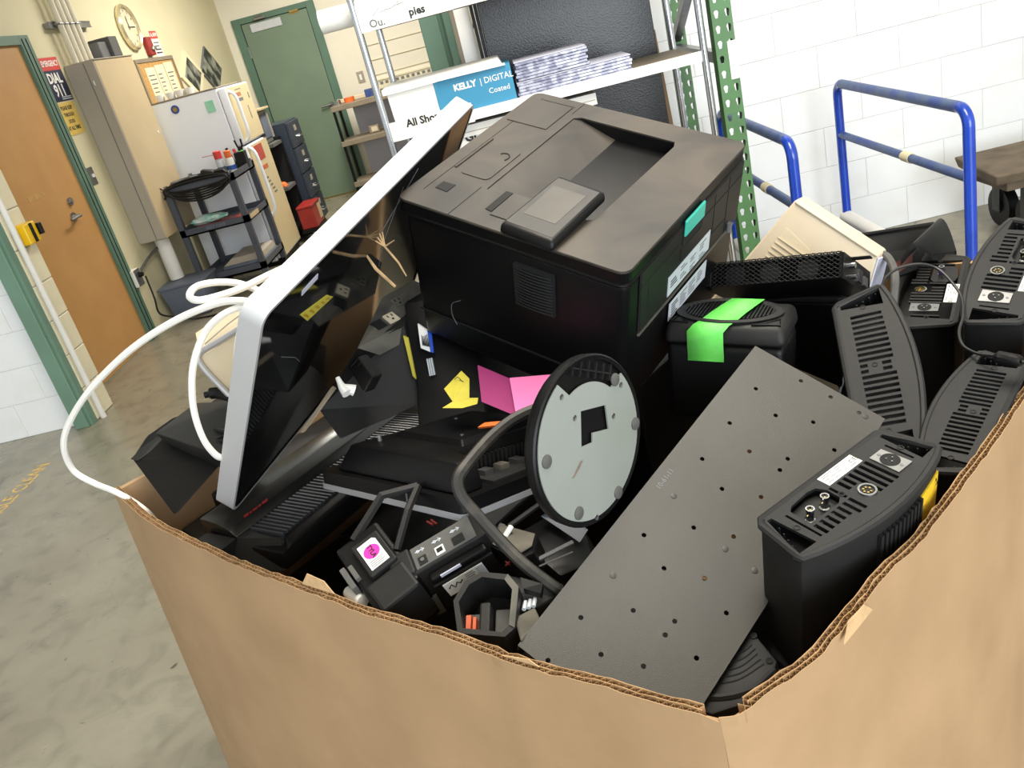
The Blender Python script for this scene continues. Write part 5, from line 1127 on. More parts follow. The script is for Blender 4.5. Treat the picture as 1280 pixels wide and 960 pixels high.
obj('crack', B().tube([(0.08, 0.16, 0.0018), (0.13, 0.21, 0.0018), (0.15, 0.24, 0.0018)], 0.0006, 4).tube([(0.42, 0.04, 0.0018), (0.40, 0.15, 0.0018), (0.41, 0.22, 0.0018)], 0.0005, 4).tube([(0.47, 0.03, 0.0018), (0.36, 0.12, 0.0018)], 0.0005, 4), M_INKG, gl)
tag(obj('brown_reflection', B().prism([(PW - 0.10, 0.010), (PW - 0.010, 0.010), (PW - 0.012, 0.16), (PW - 0.06, 0.22), (PW - 0.085, 0.12)], 0.0008, 0.0018), mat('painted_brown_reflection', (150, 104, 52), 0.45, rgb2=(124, 84, 42), lo=0.4, hi=0.6, scale=14), gl), 'painted brown reflection across the end of the glass')  # reflected cardboard brown painted as a flat patch on the glass

# cream display shell leaning behind it
t = thing('cream_monitor_shell', 'cream plastic monitor shell with a grey bezel behind the silver display', 'monitor', (-0.5858,1.3618,1.0866))
f0 = [(-0.6152,1.3699,1.1106), (-0.5145,1.3497,1.1470), (-0.4539,1.3351,1.1531), (-0.5177,1.3443,0.9831), (-0.5867,1.3740,1.0136)]
obj('inner_face', B().slab(f0, (-0.03, 0.09, 0.02), 0.0), M_CREAM, t, world=True)
up = [(-0.6142,1.3751,1.1174), (-0.5988,1.4384,1.1399), (-0.5042,1.4184,1.1781), (-0.4479,1.3457,1.1765), (-0.5106,1.3487,1.1566)]
obj('upper_shell', B().slab(up, (0.02, 0.05, -0.06), 0.004), M_CREAM, t, True, world=True)
obj('shell_seam', B().tube([(-0.6040,1.3838,1.1281), (-0.5515,1.3823,1.1532), (-0.4962,1.3745,1.1760)], 0.0012, 5), M_CABG, t, world=True)
obj('bezel', B().tube(smoothpath([(-0.4470,1.3245,1.1651), (-0.5082,1.3370,1.1545), (-0.5679,1.3512,1.1348), (-0.6062,1.3643,1.1213), (-0.6164,1.3642,1.1102), (-0.6129,1.3655,1.0873), (-0.5987,1.3670,1.0502), (-0.5810,1.3630,1.0126)], 4), 0.0055, 8), M_SILVER, t, True, world=True)
single('dark_handset', B().tube(smoothpath([(-0.6389,1.3806,1.0383), (-0.6159,1.3817,1.0367), (-0.5888,1.3690,1.0277), (-0.5741,1.3544,1.0166)], 4), [0.006] * 2 + [0.011] * 9 + [0.008] * 2, 8), M_BLACK, 'dark rounded handle lying below the cream monitor shell', 'handle', smooth=True)

# white cables
def cable(name, label, pts, r, m, grp=None):
    return single(name, B().tube(smoothpath(pts, 7), r, 8), m, label, 'cable', grp, True)
G = 'white display cables'
cable('white_cable', 'long white cable arching out over the left box corner', [(-0.3935,1.1672,1.2084), (-0.4098,1.1533,1.2297), (-0.4338,1.1662,1.2388), (-0.4843,1.1943,1.2370), (-0.5729,1.2330,1.2159), (-0.6783,1.2733,1.1764), (-0.7850,1.3060,1.1194), (-0.8608,1.3301,1.0622), (-0.8962,1.3408,1.0173), (-0.9126,1.3601,0.9638), (-0.8899,1.3631,0.9287), (-0.8745,1.3826,0.8952), (-0.8467,1.3746,0.8717), (-0.8213,1.3612,0.8487), (-0.8334,1.3949,0.8022)], 0.0056, M_CABLE, G)
cable('white_cable', 'white cable doubling back in a flat loop above the others', [(-0.3371,1.3396,1.2437), (-0.3603,1.3063,1.2466), (-0.4050,1.2489,1.2482), (-0.4500,1.2216,1.2436), (-0.4932,1.2074,1.2437), (-0.5185,1.2167,1.2445), (-0.5334,1.2392,1.2485), (-0.5320,1.2733,1.2516), (-0.5094,1.2945,1.2460), (-0.4815,1.3029,1.2351), (-0.4565,1.2986,1.2207), (-0.4352,1.2833,1.2067)], 0.0056, M_CABLE, G)
cable('white_cable', 'white cable hanging in a long loop down to the black cabinet', [(-0.3978,1.1901,1.2116), (-0.4132,1.1724,1.2241), (-0.4417,1.1722,1.2288), (-0.4767,1.1770,1.2209), (-0.5133,1.1864,1.1985), (-0.5467,1.1880,1.1576), (-0.5673,1.1898,1.1146), (-0.5797,1.1932,1.0742), (-0.5843,1.1970,1.0332), (-0.5831,1.2060,1.0031), (-0.5812,1.2199,0.9843), (-0.5888,1.2651,0.9640)], 0.0054, M_CABLE, G)
cable('white_cable', 'short white cable dropping straight behind the display corner', [(-0.3960,1.1520,1.2243), (-0.4157,1.1507,1.2248), (-0.4425,1.1629,1.2073), (-0.4646,1.1700,1.1770), (-0.4865,1.1815,1.1317), (-0.5116,1.2014,1.0810), (-0.5218,1.2227,1.0563)], 0.0050, M_CABLE, G)

# ================================================================ LEFT CORNER BLACK CABINETS
t = thing('black_cabinet', 'black slab sided cabinet tipped over the left corner of the box', 'speaker', (-0.7866,1.4216,0.8558))
obj('face', B().slab([(-0.8453,1.4280,0.9319), (-0.7405,1.2947,0.8572), (-0.6483,1.3787,0.9089), (-0.7901,1.4608,0.9475)], (0.02, 0.05, 0.02), 0.006), M_BLACK, t, world=True)
obj('edge_band', B().slab([(-0.8437,1.4253,0.9330), (-0.7886,1.4581,0.9486), (-0.7801,1.4536,0.9417), (-0.8286,1.4193,0.9290)], (0.02, 0.02, 0.01)), M_BLACK2, t, world=True)
t = thing('black_drawer_unit', 'black flat topped unit with a notch lying on the tipped cabinet', 'drawers', (-0.6972,1.4062,0.9561))
obj('shell', B().slab([(-0.7851,1.4377,0.9689), (-0.6179,1.3093,0.9451), (-0.6035,1.4305,0.9959), (-0.7461,1.5594,0.9657)], (0.01, 0.02, -0.055), 0.004), M_BLACK2, t, True, world=True)
obj('notch', B().slab([(-0.7042,1.5074,0.9693), (-0.6908,1.5315,0.9721), (-0.6030,1.4281,0.9953), (-0.6025,1.3973,0.9818)], (0, 0, 0.0015)), M_VOID, t, world=True)
obj('handle_recess', B().tube([(-0.6473,1.3807,0.9717), (-0.6079,1.3482,0.9703), (-0.6353,1.3506,0.9630), (-0.6122,1.3349,0.9605)], 0.0035, 6), M_VOID, t, world=True)

# ================================================================ RIBBED COMPUTER TOWER
t = thing('ribbed_tower', 'black computer tower on its side with a ribbed front band', 'computer', ((-0.5732,1.2448,0.8200),(0.5025,0.8631,-0.0499),(-0.8619,0.5047,0.0498),(0.0682,0.0180,0.9975)))
base = [(0.0186,0.2628,-0.0500), (-0.0159,0.1270,-0.0500), (0.0007,0.0085,-0.0500), (0.1613,-0.0212,-0.0500), (0.5820,0.0414,-0.0500), (0.7323,0.3070,-0.0500), (0.2395,0.2574,-0.0500)]
obj('side_panel', B().prism([(p[0], p[1]) for p in base], -0.082, -0.050, 0.004), M_BLACK2, t, True)
obj('body', B().box(-0.030, 0.47, -0.065, 0.12, -0.050, -0.014, 0.006), M_BLACK, t, True)
obj('lower_strip', B().hexa([(-0.020, -0.066, -0.014), (0.47, -0.066, -0.014), (0.47, -0.040, -0.014), (0.0, -0.040, -0.014)], [(-0.005, -0.062, -0.007), (0.47, -0.062, -0.007), (0.47, -0.041, -0.003), (0.004, -0.041, -0.003)], 0.002), M_BLACK, t, True)
rbs = B()
for k in range(47):
    x = 0.0 + k * 0.0098
    rbs.hexa([(x, -0.040, -0.015), (x + 0.0066, -0.040, -0.015), (x + 0.0066, 0.038, -0.015), (x, 0.038, -0.015)], [(x + 0.0012, -0.040, 0.0), (x + 0.0056, -0.040, 0.0), (x + 0.0056, 0.038, 0.0), (x + 0.0012, 0.038, 0.0)])
tag(obj('ribs', rbs, mat('blue_grey_ribs', (58, 60, 66), 0.38, var=0.1, scale=20), t, False), kind='stuff')
obj('glossy_hood', B().prism([(0.040, -0.014), (0.040, -0.001), (0.055, 0.010), (0.085, 0.020), (0.125, 0.024), (0.125, -0.014)], -0.028, 0.45, 0.003, 'x'), mat('satin_black_hood', (26, 25, 24), 0.25, rgb2=(40, 38, 34), lo=0.4, hi=0.7, scale=6), t, True)
obj('hood_rear', B().box(0.05, 0.44, 0.122, 0.185, -0.05, 0.022, 0.006), M_BLACK, t)
cap_ = obj('end_cap', B().box(-0.075, -0.030, 0.040, 0.112, -0.050, 0.000, 0.002, 1), M_BLACK2, t)
for k in range(9): obj('cap_rib', B().box(-0.0762, -0.0748, 0.046 + k * 0.0072, 0.049 + k * 0.0072, -0.047, -0.003), M_BLACK, cap_)
obj('slanted_end', B().hexa([(-0.060, 0.040, -0.050), (-0.030, -0.060, -0.050), (0.0, -0.060, -0.050), (0.0, 0.040, -0.050)], [(-0.028, 0.040, -0.002), (-0.006, -0.040, -0.004), (0.0, -0.040, -0.004), (0.0, 0.040, -0.002)], 0.001), M_UNIT, t)
obj('red_lettering', B().box(0.012, 0.022, 0.0565, 0.058, 0.011, 0.015).box(0.025, 0.030, 0.0565, 0.058, 0.011, 0.014).box(0.033, 0.044, 0.0565, 0.058, 0.011, 0.014).box(0.047, 0.054, 0.0565, 0.058, 0.011, 0.014).box(0.057, 0.070, 0.0565, 0.058, 0.011, 0.015), M_RED, t)

# ================================================================ FACE-DOWN DISPLAY
t = thing('facedown_display', 'black monitor lying face down with a silver front rim', 'monitor', ((-0.1860,0.9870,0.9200),(-0.7407,0.6697,-0.0540),(0.6558,0.7031,-0.2750),(-0.1462,-0.2391,-0.9599)))
FW, FD = 0.345, 0.30
obj('silver_rim', B().prism(rrect(0, FW, 0, FD, 0.012, 4), 0.0, 0.009), M_SILVER, t, True)
obj('frame', B().prism(rrect(0.0015, FW - 0.0015, 0.0015, FD, 0.012, 4), -0.021, 0.0), M_BLACK, t, True)
hb = [(0.016, 0.014), (FW - 0.030, 0.014), (FW - 0.030, FD - 0.012), (0.075, FD - 0.012), (0.075, 0.075), (0.016, 0.060)]
ht = [(0.028, 0.022), (FW - 0.062, 0.026), (FW - 0.075, FD - 0.03), (0.085, FD - 0.03), (0.080, 0.070), (0.028, 0.058)]
obj('housing', B().hexa([(x, y, -0.021) for x, y in hb], [(x, y, -0.066) for x, y in ht], 0.006), M_BLACK, t, True)
obj('back_hump', B().hexa([(0.088, 0.09, -0.065), (FW - 0.09, 0.09, -0.065), (FW - 0.09, FD - 0.035, -0.065), (0.088, FD - 0.035, -0.065)], [(0.10, 0.10, -0.074), (FW - 0.10, 0.10, -0.074), (FW - 0.10, FD - 0.04, -0.074), (0.10, FD - 0.04, -0.074)], 0.002), M_BLACK, t)
pb = obj('port_bay', B().box(0.016, 0.073, 0.078, 0.27, -0.026, -0.021), M_VOID, t)
for k in range(4):
    obj('port', B().box(0.045, 0.062, 0.09 + k * 0.034, 0.108 + k * 0.034, -0.034, -0.026), (M_STEEL, M_DUSTG, M_STEEL, M_BLACK2)[k], pb)
vt = B()
for k in range(20): vt.box(0.066, 0.073, 0.085 + k * 0.009, 0.089 + k * 0.009, -0.05, -0.022)
tag(obj('vents', vt, M_BLACK2, t), kind='stuff')
for x, y in ((0.25, 0.06), (0.12, 0.12), (0.22, 0.20)): obj('screw', B().lathe([(0, -0.0755), (0.003, -0.0755), (0.004, -0.0655)], 10, Matrix.Translation((x, y, 0))), M_STEEL, t, True)
obj('seam_line', B().box(0.120, 0.1215, -0.0005, 0.002, -0.019, -0.002), M_MID, t)
single('orange_pen', B().slab([(-0.1526,1.1254,0.9798), (-0.1423,1.1415,0.9771), (-0.1153,1.1327,0.9774), (-0.1203,1.1215,0.9775)], (0, 0.006, -0.006)), M_ORANGE, 'flat orange plastic piece on the back of the face down monitor', 'pen')

# papers
t = thing('yellow_note', 'crumpled yellow handwritten note propped behind the face down monitor', 'paper', (-0.1838,1.2430,0.9923))
obj('sheet', B().slab([(-0.2054,1.2548,0.9982), (-0.1751,1.2840,1.0097), (-0.1647,1.2738,0.9969), (-0.1674,1.2293,0.9829), (-0.1919,1.2189,0.9884)], (0.001, 0.002, 0)).slab([(-0.1919,1.2189,0.9884), (-0.1674,1.2293,0.9829), (-0.1532,1.2244,0.9816), (-0.1547,1.2073,0.9801), (-0.1775,1.2008,0.9819), (-0.2086,1.2062,0.9872)], (0.001, 0.002, 0)), M_YELN, t, world=True)
wr = B()
for k in range(6):
    p = Vector((-0.1825,1.2684,1.0053)) + Vector((0.0035 * k - 0.004, -0.003, -0.006 * k)); wr.tube([p, p + Vector((0.006, -0.001, 0.004)), p + Vector((0.010, -0.001, -0.001))], 0.0007, 4)
obj('handwriting', wr, M_INK, t, world=True)
single('magenta_sheet', B().slab([(-0.1473,1.2962,1.0077), (-0.0981,1.2490,0.9909), (-0.0955,1.1531,0.9704), (-0.1455,1.1995,0.9857)], (0.001, 0.002, 0)), M_MAG, 'darker magenta paper sheet left of the pale pink one', 'paper')
single('pink_sheet', B().slab([(-0.0971,1.2404,0.9959), (-0.0207,1.2041,0.9995), (-0.0371,1.1422,0.9854), (-0.0945,1.1445,0.9757)], (0.001, 0.002, 0)), M_PINK, 'bright pink paper sheet between magenta sheet and round base', 'paper')
single('pink_strip', B().slab([(-0.0913,1.1151,0.9828), (-0.0599,1.1245,0.9863), (-0.0593,1.1185,0.9850), (-0.0906,1.1092,0.9816)], (0.001, 0.003, -0.002)), M_PINK, 'thin pink paper strip below the bright pink sheet', 'paper')

# ================================================================ BATTERY BACKUPS
t = thing('battery_backup', 'black battery backup under the printer with barcode and yellow stickers', 'battery backup', (-0.2543,1.4569,0.9947))
obj('case', B().slab([(-0.2793,1.5329,1.0740), (-0.2317,1.5544,1.0647), (-0.1561,1.4729,0.9634), (-0.1653,1.3383,0.8554), (-0.2946,1.3567,0.8706), (-0.2827,1.4350,0.9488)], (0.10, 0.14, 0.0), 0.006), M_BLACK, t, True, world=True)
ol_ = tag(obj('yellow_patch', B().slab([(-0.2891,1.4914,1.0226), (-0.2814,1.4894,1.0165), (-0.2794,1.4345,0.9547), (-0.2838,1.4370,0.9613)], (0.001, 0.004, 0)), M_YELN, t, world=True), 'narrow yellow sticker')
bc = tag(obj('barcode_label', B().slab([(-0.2567,1.4930,1.0383), (-0.2421,1.4878,1.0236), (-0.2432,1.4585,0.9912), (-0.2587,1.4619,1.0019)], (0.001, 0.004, 0)), M_PAPER, t, world=True), 'white barcode label')
for k in range(7):
    obj('bar', B().slab([(-0.2531,1.4873,1.0282), (-0.2518,1.4869,1.0270), (-0.2528,1.4640,1.0045), (-0.2541,1.4643,1.0053)], (0.001, 0.002, 0)).bm and B().slab([Vector(p) + Vector((0.0019 * k, 0, -0.0010 * k)) for p in ((-0.2537,1.4870,1.0284), (-0.2527,1.4868,1.0276), (-0.2534,1.4638,1.0048), (-0.2545,1.4640,1.0056))], (0.0005, 0.002, 0)), M_INK, bc, world=True)
obj('blue_label', B().slab([(-0.2420,1.4873,1.0237), (-0.2358,1.4853,1.0180), (-0.2377,1.4573,0.9887), (-0.2431,1.4580,0.9914)], (0.001, 0.004, 0)), mat('royal_blue_print', (40, 80, 190), 0.5, var=0.1, scale=40), t, world=True)
for k in range(3):
    obj('spec_print', B().slab([Vector(p) + Vector((0.004 * k, 0, 0)) for p in ((-0.2524,1.4478,0.9832), (-0.2504,1.4474,0.9821), (-0.2505,1.4297,0.9561), (-0.2527,1.4298,0.9566))], (0.001, 0.003, 0)), M_LABEL, t, world=True)
t = thing('power_conditioner', 'taupe sided power unit with a row of outlets beside the glass', 'battery backup', (-0.3226,1.4648,1.0251))
obj('side', B().slab([(-0.3660,1.4344,1.0385), (-0.2838,1.5170,1.0380), (-0.2806,1.4278,0.9064), (-0.4299,1.3604,0.9034), (-0.4612,1.4014,0.9536)], (0.03, 0.06, 0.01), 0.003), M_BLACK2, t, world=True)
top = obj('outlet_face', B().slab([(-0.3643,1.4350,1.0394), (-0.2856,1.5165,1.0370), (-0.2663,1.6461,1.0811), (-0.3257,1.5951,1.0748)], (0.03, 0.02, -0.03)), M_DUSTG, t, world=True)
for k, (pc, m) in enumerate((((-0.3076,1.5261,1.0507), M_CREAM), ((-0.3293,1.5051,1.0489), M_VOID), ((-0.2947,1.5762,1.0633), M_DUSTG))):
    p = Vector(pc); a = (Vector((-0.2856,1.5165,1.0370)) - Vector((-0.3643,1.4350,1.0394))).normalized(); b_ = (Vector((-0.2663,1.6461,1.0811)) - Vector((-0.2856,1.5165,1.0370))).normalized(); nn = a.cross(b_).normalized()
    if nn.dot(p - Vector((0, 0, 1.52))) > 0: nn = -nn
    fr = (p + nn * 0.001, a, nn.cross(a), nn)
    M = WM[t.name].inverted() @ mat4(fr)
    q = B(); bb = bmesh.new(); bmesh.ops.create_cube(bb, size=1.0); bmesh.ops.scale(bb, vec=(0.024, 0.024, 0.004), verts=bb.verts[:]); q.add(bb, M)
    o = obj('outlet', q, m, top)
    q = B()
    for dx, dy, sx, sy in ((-0.005, 0.005, 0.002, 0.006), (0.005, 0.005, 0.002, 0.006), (0.0, -0.005, 0.004, 0.004)):
        bb = bmesh.new(); bmesh.ops.create_cube(bb, size=1.0); bmesh.ops.scale(bb, vec=(sx, sy, 0.001), verts=bb.verts[:]); bmesh.ops.translate(bb, vec=(dx, dy, 0.0024), verts=bb.verts[:]); q.add(bb, M)
    obj('slot', q, M_VOID, o)
t = thing('vented_plug_box', 'small black vented box with white plug below the power unit', 'adapter', (-0.3494,1.3406,1.0204))
obj('body', B().slab([(-0.3722,1.3571,1.0374), (-0.3569,1.3825,1.0430), (-0.3291,1.3298,1.0169), (-0.3425,1.2918,1.0072)], (0.012, 0.03, -0.01), 0.003), M_BLACK, t, world=True)
for k in range(4):
    obj('slot', B().tube([Vector((-0.3659,1.3518,1.0366)) + Vector((0.006 * k, 0, -0.006 * k)), Vector((-0.3549,1.3658,1.0417)) + Vector((0.006 * k, 0, -0.006 * k))], 0.001, 4), M_VOID, t, world=True)
obj('white_plug', B().tube(smoothpath([(-0.3738,1.2851,1.0480), (-0.3684,1.2740,1.0339), (-0.3618,1.2650,1.0245)], 4), [0.004, 0.0045, 0.005, 0.006, 0.007, 0.0075, 0.008, 0.0085, 0.009], 10).tube([(-0.3659,1.2739,1.0333), (-0.3518,1.2760,1.0228)], [0.006, 0.010], 10), M_WHITE, t, True, world=True)
single('flat_strip', B().slab([(-0.4346,1.1965,1.0053), (-0.4297,1.1964,1.0041), (-0.3917,1.3049,1.0212), (-0.3960,1.3067,1.0260)], (0.003, 0.004, 0.0)), M_SHELFT, 'thin pale strip leaning against the black glass', 'strip')
# splintered sticks
st = B()
st.tube([(-0.2903,1.3953,1.2128), (-0.2801,1.3939,1.1822), (-0.2589,1.4004,1.1430)], [0.0018, 0.0032, 0.0028], 6)
single('wood_stick', st, M_WOOD, 'snapped bare wooden stick in front of the black glass', 'stick', smooth=True)
t = thing('splintered_stick', 'wooden stick splayed into splinters beside the printer', 'stick', (-0.2543,1.4172,1.2065))
obj('shaft', B().tube([(-0.2581,1.4092,1.2138), (-0.2426,1.4070,1.1806), (-0.2363,1.4071,1.1543)], [0.002, 0.002, 0.0014], 6), M_WOOD, t, True, world=True)
for p in ((-0.2604,1.4109,1.2435), (-0.2744,1.4047,1.2317), (-0.2538,1.4085,1.2369), (-0.2373,1.4026,1.2202), (-0.2674,1.4078,1.2376)):
    obj('splinter', B().tube([(-0.2571,1.4086,1.2123), p], [0.0018, 0.0008], 5), M_WOOD, t, world=True)

# ================================================================ THICK BLACK CABLE
cable('thick_cable', 'thick scuffed black cable looping over the face down monitor', [(-0.0183,1.0883,1.0088), (-0.0565,1.0712,1.0140), (-0.0939,1.0519,1.0140), (-0.1301,1.0239,1.0062), (-0.1651,0.9789,0.9965), (-0.1758,0.9632,0.9874), (-0.1736,0.9504,0.9699), (-0.1588,0.9403,0.9438), (-0.1374,0.9186,0.9151), (-0.1128,0.8930,0.8892), (-0.0833,0.8688,0.8658), (-0.0749,0.8661,0.8581)], 0.0082, M_CORD)

# ================================================================ SMALL DEVICES IN THE NEAR CORNER
t = thing('port_block', 'grey black docking block with power and network ports', 'dock', ((-0.2813,0.9414,0.8883),(0.9497,0.2100,0.2322),(-0.2752,0.9136,0.2994),(-0.1493,-0.3483,0.9254)))
PL = 0.125
obj('body', B().box(-0.012, PL, -0.020, 0.022, -0.10, 0.0, 0.003), M_BLACK2, t)
obj('end_cap', B().hexa([(-0.016, -0.024, -0.10), (0.020, -0.024, -0.10), (0.020, 0.026, -0.10), (-0.016, 0.026, -0.10)], [(-0.012, -0.018, 0.004), (0.020, -0.018, 0.004), (0.020, 0.024, 0.004), (-0.012, 0.024, 0.004)], 0.003), M_UNIT, t)
pp = obj('port_plate', B().box(0.022, 0.112, -0.017, 0.020, 0.0, 0.0015), M_RUBBER, t)
for x, w_, m in ((0.034, 0.012, M_VOID), (0.060, 0.013, M_WHITE), (0.088, 0.017, M_VOID)):
    p_ = obj('port', B().box(x - w_ / 2, x + w_ / 2, -0.014, -0.001, 0.0015, 0.003), m, pp)
    obj('contact', B().cyl((x, -0.0075, 0.003), (x, -0.0075, 0.0045), 0.003, n=10) if w_ == 0.012 else B().box(x - w_ / 3, x + w_ / 3, -0.011, -0.004, 0.003, 0.0036), M_CHROME if w_ == 0.012 else M_VOID, p_)
    obj('symbol', B().tube([(x - 0.007, 0.010, 0.0018), (x + 0.007, 0.010, 0.0018)], 0.0006, 4).tube([(x + 0.003, 0.013, 0.0018), (x + 0.007, 0.010, 0.0018), (x + 0.003, 0.007, 0.0018)], 0.0005, 4).tube([(x - 0.003 + 0.002 * math.cos(a), 0.010 + 0.002 * math.sin(a), 0.0018) for a in [k * PI / 4 for k in range(8)]], 0.0005, 4, closed=True), M_LABEL, pp)
obj('front_shelf', B().box(0.030, 0.115, -0.034, -0.020, -0.06, -0.012, 0.003).box(0.030, 0.118, -0.040, -0.036, -0.075, -0.02), M_BLACK, t)
obj('silver_bar', B().box(0.045, 0.075, -0.035, -0.0335, -0.016, -0.011), M_LAV, t)
lb = obj('label', B().box(0.040, 0.100, -0.0412, -0.040, -0.052, -0.024), M_PAPER, t)
obj('scribble', B().tube([(0.045, -0.0413, -0.036), (0.050, -0.0413, -0.031), (0.053, -0.0413, -0.040), (0.058, -0.0413, -0.032), (0.062, -0.0413, -0.037), (0.066, -0.0413, -0.033)], 0.0012, 4), M_INK, lb)
for k in range(5): obj('print', B().box(0.072, 0.084 + 0.002 * (k % 2), -0.0415, -0.0412, -0.029 - 0.004 * k, -0.0275 - 0.004 * k), M_INKG, lb)
obj('grey_patch', B().box(0.088, 0.099, -0.0415, -0.0412, -0.050, -0.026), M_LABEL, lb)
obj('slot_tab', B().hexa([(0.006, -0.0255, -0.095), (0.018, -0.0255, -0.095), (0.018, -0.022, -0.095), (0.006, -0.022, -0.095)], [(0.010, -0.0255, -0.055), (0.022, -0.0255, -0.055), (0.022, -0.022, -0.055), (0.010, -0.022, -0.055)]), M_DUSTG, t)
t = thing('label_dock', 'black cradle with a magenta dot on its white label', 'dock', ((-0.3285,0.9880,0.9126),(0.4817,-0.8360,-0.2628),(0.8706,0.4223,0.2525),(-0.1001,-0.3505,0.9312)))
obj('body', B().box(-0.030, 0.085, -0.036, 0.026, -0.09, -0.010, 0.005), M_BLACK, t)
obj('label_block', B().box(-0.008, 0.048, -0.018, 0.019, -0.012, -0.001, 0.002), M_BLACK2, t)
lb = obj('label', B().prism([(0.0, -0.0125), (0.042, -0.0125), (0.042, 0.0125), (0.004, 0.0125), (0.0, 0.009)], -0.001, 0.0), M_PAPER, t)
do = obj('magenta_dot', B().lathe([(0.0105, 0.0), (0.0105, 0.0004), (0, 0.0004)], 22, Matrix.Translation((0.018, 0.0, 0))), M_MAGDOT, lb)
text('lettering', 'TYLA', 0.0085, M_INK, do, ((0.018, 0.0, 0.0006), (1, 0, 0), (0, 1, 0), Z1), 0.0002, 'CENTER')
for k in range(4): obj('print', B().box(0.031 + 0.0028 * k, 0.032 + 0.0028 * k, -0.010, 0.009 - 0.003 * (k % 2), 0.0, 0.0003), M_INKG, lb)
obj('arm', B().tube([(-0.026, -0.010, -0.012), (-0.046, 0.050, 0.0), (-0.030, 0.092, -0.01)], 0.006, 6), M_BLACK2, t)
obj('arm', B().tube([(0.030, 0.024, -0.012), (0.002, 0.062, 0.0), (-0.030, 0.092, -0.01)], 0.005, 6), M_BLACK2, t)
obj('side_clip', B().box(0.004, 0.040, -0.044, -0.037, -0.026, -0.006, 0.001), M_RUBBER, t)
obj('side_clip', B().box(0.010, 0.034, -0.034, -0.028, -0.014, -0.004, 0.001), M_RUBBER, t)
obj('lower_block', B().box(0.052, 0.096, -0.030, 0.022, -0.07, -0.004, 0.004), M_BLACK2, t)
for ch in t.children:
    ch.data.transform(Matrix.Scale(1.15, 4))
    for g_ in ch.children: g_.data.transform(Matrix.Scale(1.15, 4)); [h_.data.transform(Matrix.Scale(1.15, 4)) for h_ in g_.children]
t = thing('ring_frame', 'black open ring shaped printer part with an orange strip inside', 'printer part', ((-0.2017,0.8413,0.8838),(0.9884,-0.1357,-0.0679),(0.1517,0.8841,0.4420),(0.0000,-0.4472,0.8944)))
o_ = [(0.004, -0.032), (0.062, -0.040), (0.074, -0.030), (0.078, 0.022), (0.064, 0.040), (0.030, 0.046), (0.010, 0.036), (-0.004, 0.010)]
i_ = [(0.010, -0.026), (0.058, -0.034), (0.067, -0.026), (0.070, 0.019), (0.060, 0.033), (0.031, 0.039), (0.015, 0.030), (0.003, 0.008)]
obj('ring', B().holed(o_, [i_], -0.07, 0.0), M_BLACK2, t)
obj('dusty_rim', B().prism([(0.067, -0.026), (0.074, -0.030), (0.078, 0.022), (0.064, 0.040), (0.060, 0.033), (0.070, 0.019)], 0.0, 0.0015), M_DUSTG, t)
obj('floor', B().prism(i_, -0.068, -0.060), M_VOID, t)
obj('column', B().box(0.026, 0.040, -0.030, 0.012, -0.060, -0.014, 0.003), M_BLACK2, t)
obj('orange_strip', B().box(0.010, 0.016, -0.024, -0.004, -0.040, -0.014).box(0.018, 0.022, -0.026, -0.006, -0.040, -0.016), M_DORANGE, t)
obj('ledge', B().box(0.004, 0.026, -0.026, 0.004, -0.060, -0.030, 0.002).box(0.042, 0.062, -0.028, 0.010, -0.060, -0.034, 0.002), M_RUBBER, t)
t = thing('dusty_adapter', 'dusty black adapter box with red digits under the thick cable', 'adapter', (-0.1305,0.9455,0.8749))
obj('body', B().slab([(-0.1678,0.9685,0.8843), (-0.1213,0.9160,0.8809), (-0.1006,0.9363,0.8737), (-0.0953,0.9878,0.8654), (-0.1473,1.0289,0.8688)], (0.005, 0.01, -0.045), 0.003), M_BLACK, t, world=True)
obj('dusty_top', B().slab([(-0.1611,0.9658,0.8844), (-0.1227,0.9223,0.8831), (-0.1029,0.9478,0.8753), (-0.0981,0.9836,0.8689), (-0.1439,1.0236,0.8687)], (0, 0, 0.0015)), M_DUSTG, t, world=True)
obj('red_digits', B().tube([(-0.1385,0.9198,0.8800), (-0.1338,0.9138,0.8780)], 0.0012, 5).tube([(-0.1329,0.9155,0.8817), (-0.1391,0.9135,0.8783)], 0.0012, 5), M_DRED, t, world=True)
obj('metal_tab', B().slab([(-0.1558,1.0062,0.8684), (-0.1472,1.0204,0.8745), (-0.1411,1.0193,0.8708), (-0.1483,1.0005,0.8664)], (0.002, 0.002, 0)), M_RUBBER, t, world=True)
single('white_stick', B().tube([(-0.1388,0.9792,0.8786), (-0.1282,0.9931,0.8837)], 0.004, 8), M_WHITE, 'short bright white rod end beside the dusty adapter', 'rod', smooth=True)
t = thing('grey_connector', 'dusty grey multi pin connector beside the perforated shelf', 'connector', (-0.1216,0.8215,0.8642))
obj('body', B().slab([(-0.1351,0.8299,0.8607), (-0.1278,0.7830,0.8646), (-0.1016,0.8117,0.8633), (-0.1085,0.8427,0.8605)], (0.004, 0.006, -0.05), 0.003), M_DUSTG, t, world=True)
for k in range(3):
    obj('pin_row', B().tube([Vector((-0.1215,0.8399,0.8613)) + Vector((0.006 * k, 0.001 * k, 0)), Vector((-0.1188,0.8535,0.8620)) + Vector((0.006 * k, 0.001 * k, 0))], 0.0028, 6), M_LABEL, t, world=True)
t = thing('dark_bracket', 'black moulded bracket under the end of the thick cable', 'bracket', (-0.1092,0.8867,0.8612))
obj('plate', B().slab([(-0.1467,0.9021,0.8785), (-0.0828,0.8696,0.8675), (-0.0765,0.8633,0.8519), (-0.1080,0.8500,0.8520), (-0.1348,0.8649,0.8660)], (0.002, 0.004, -0.03), 0.003), M_BLACK2, t, world=True)
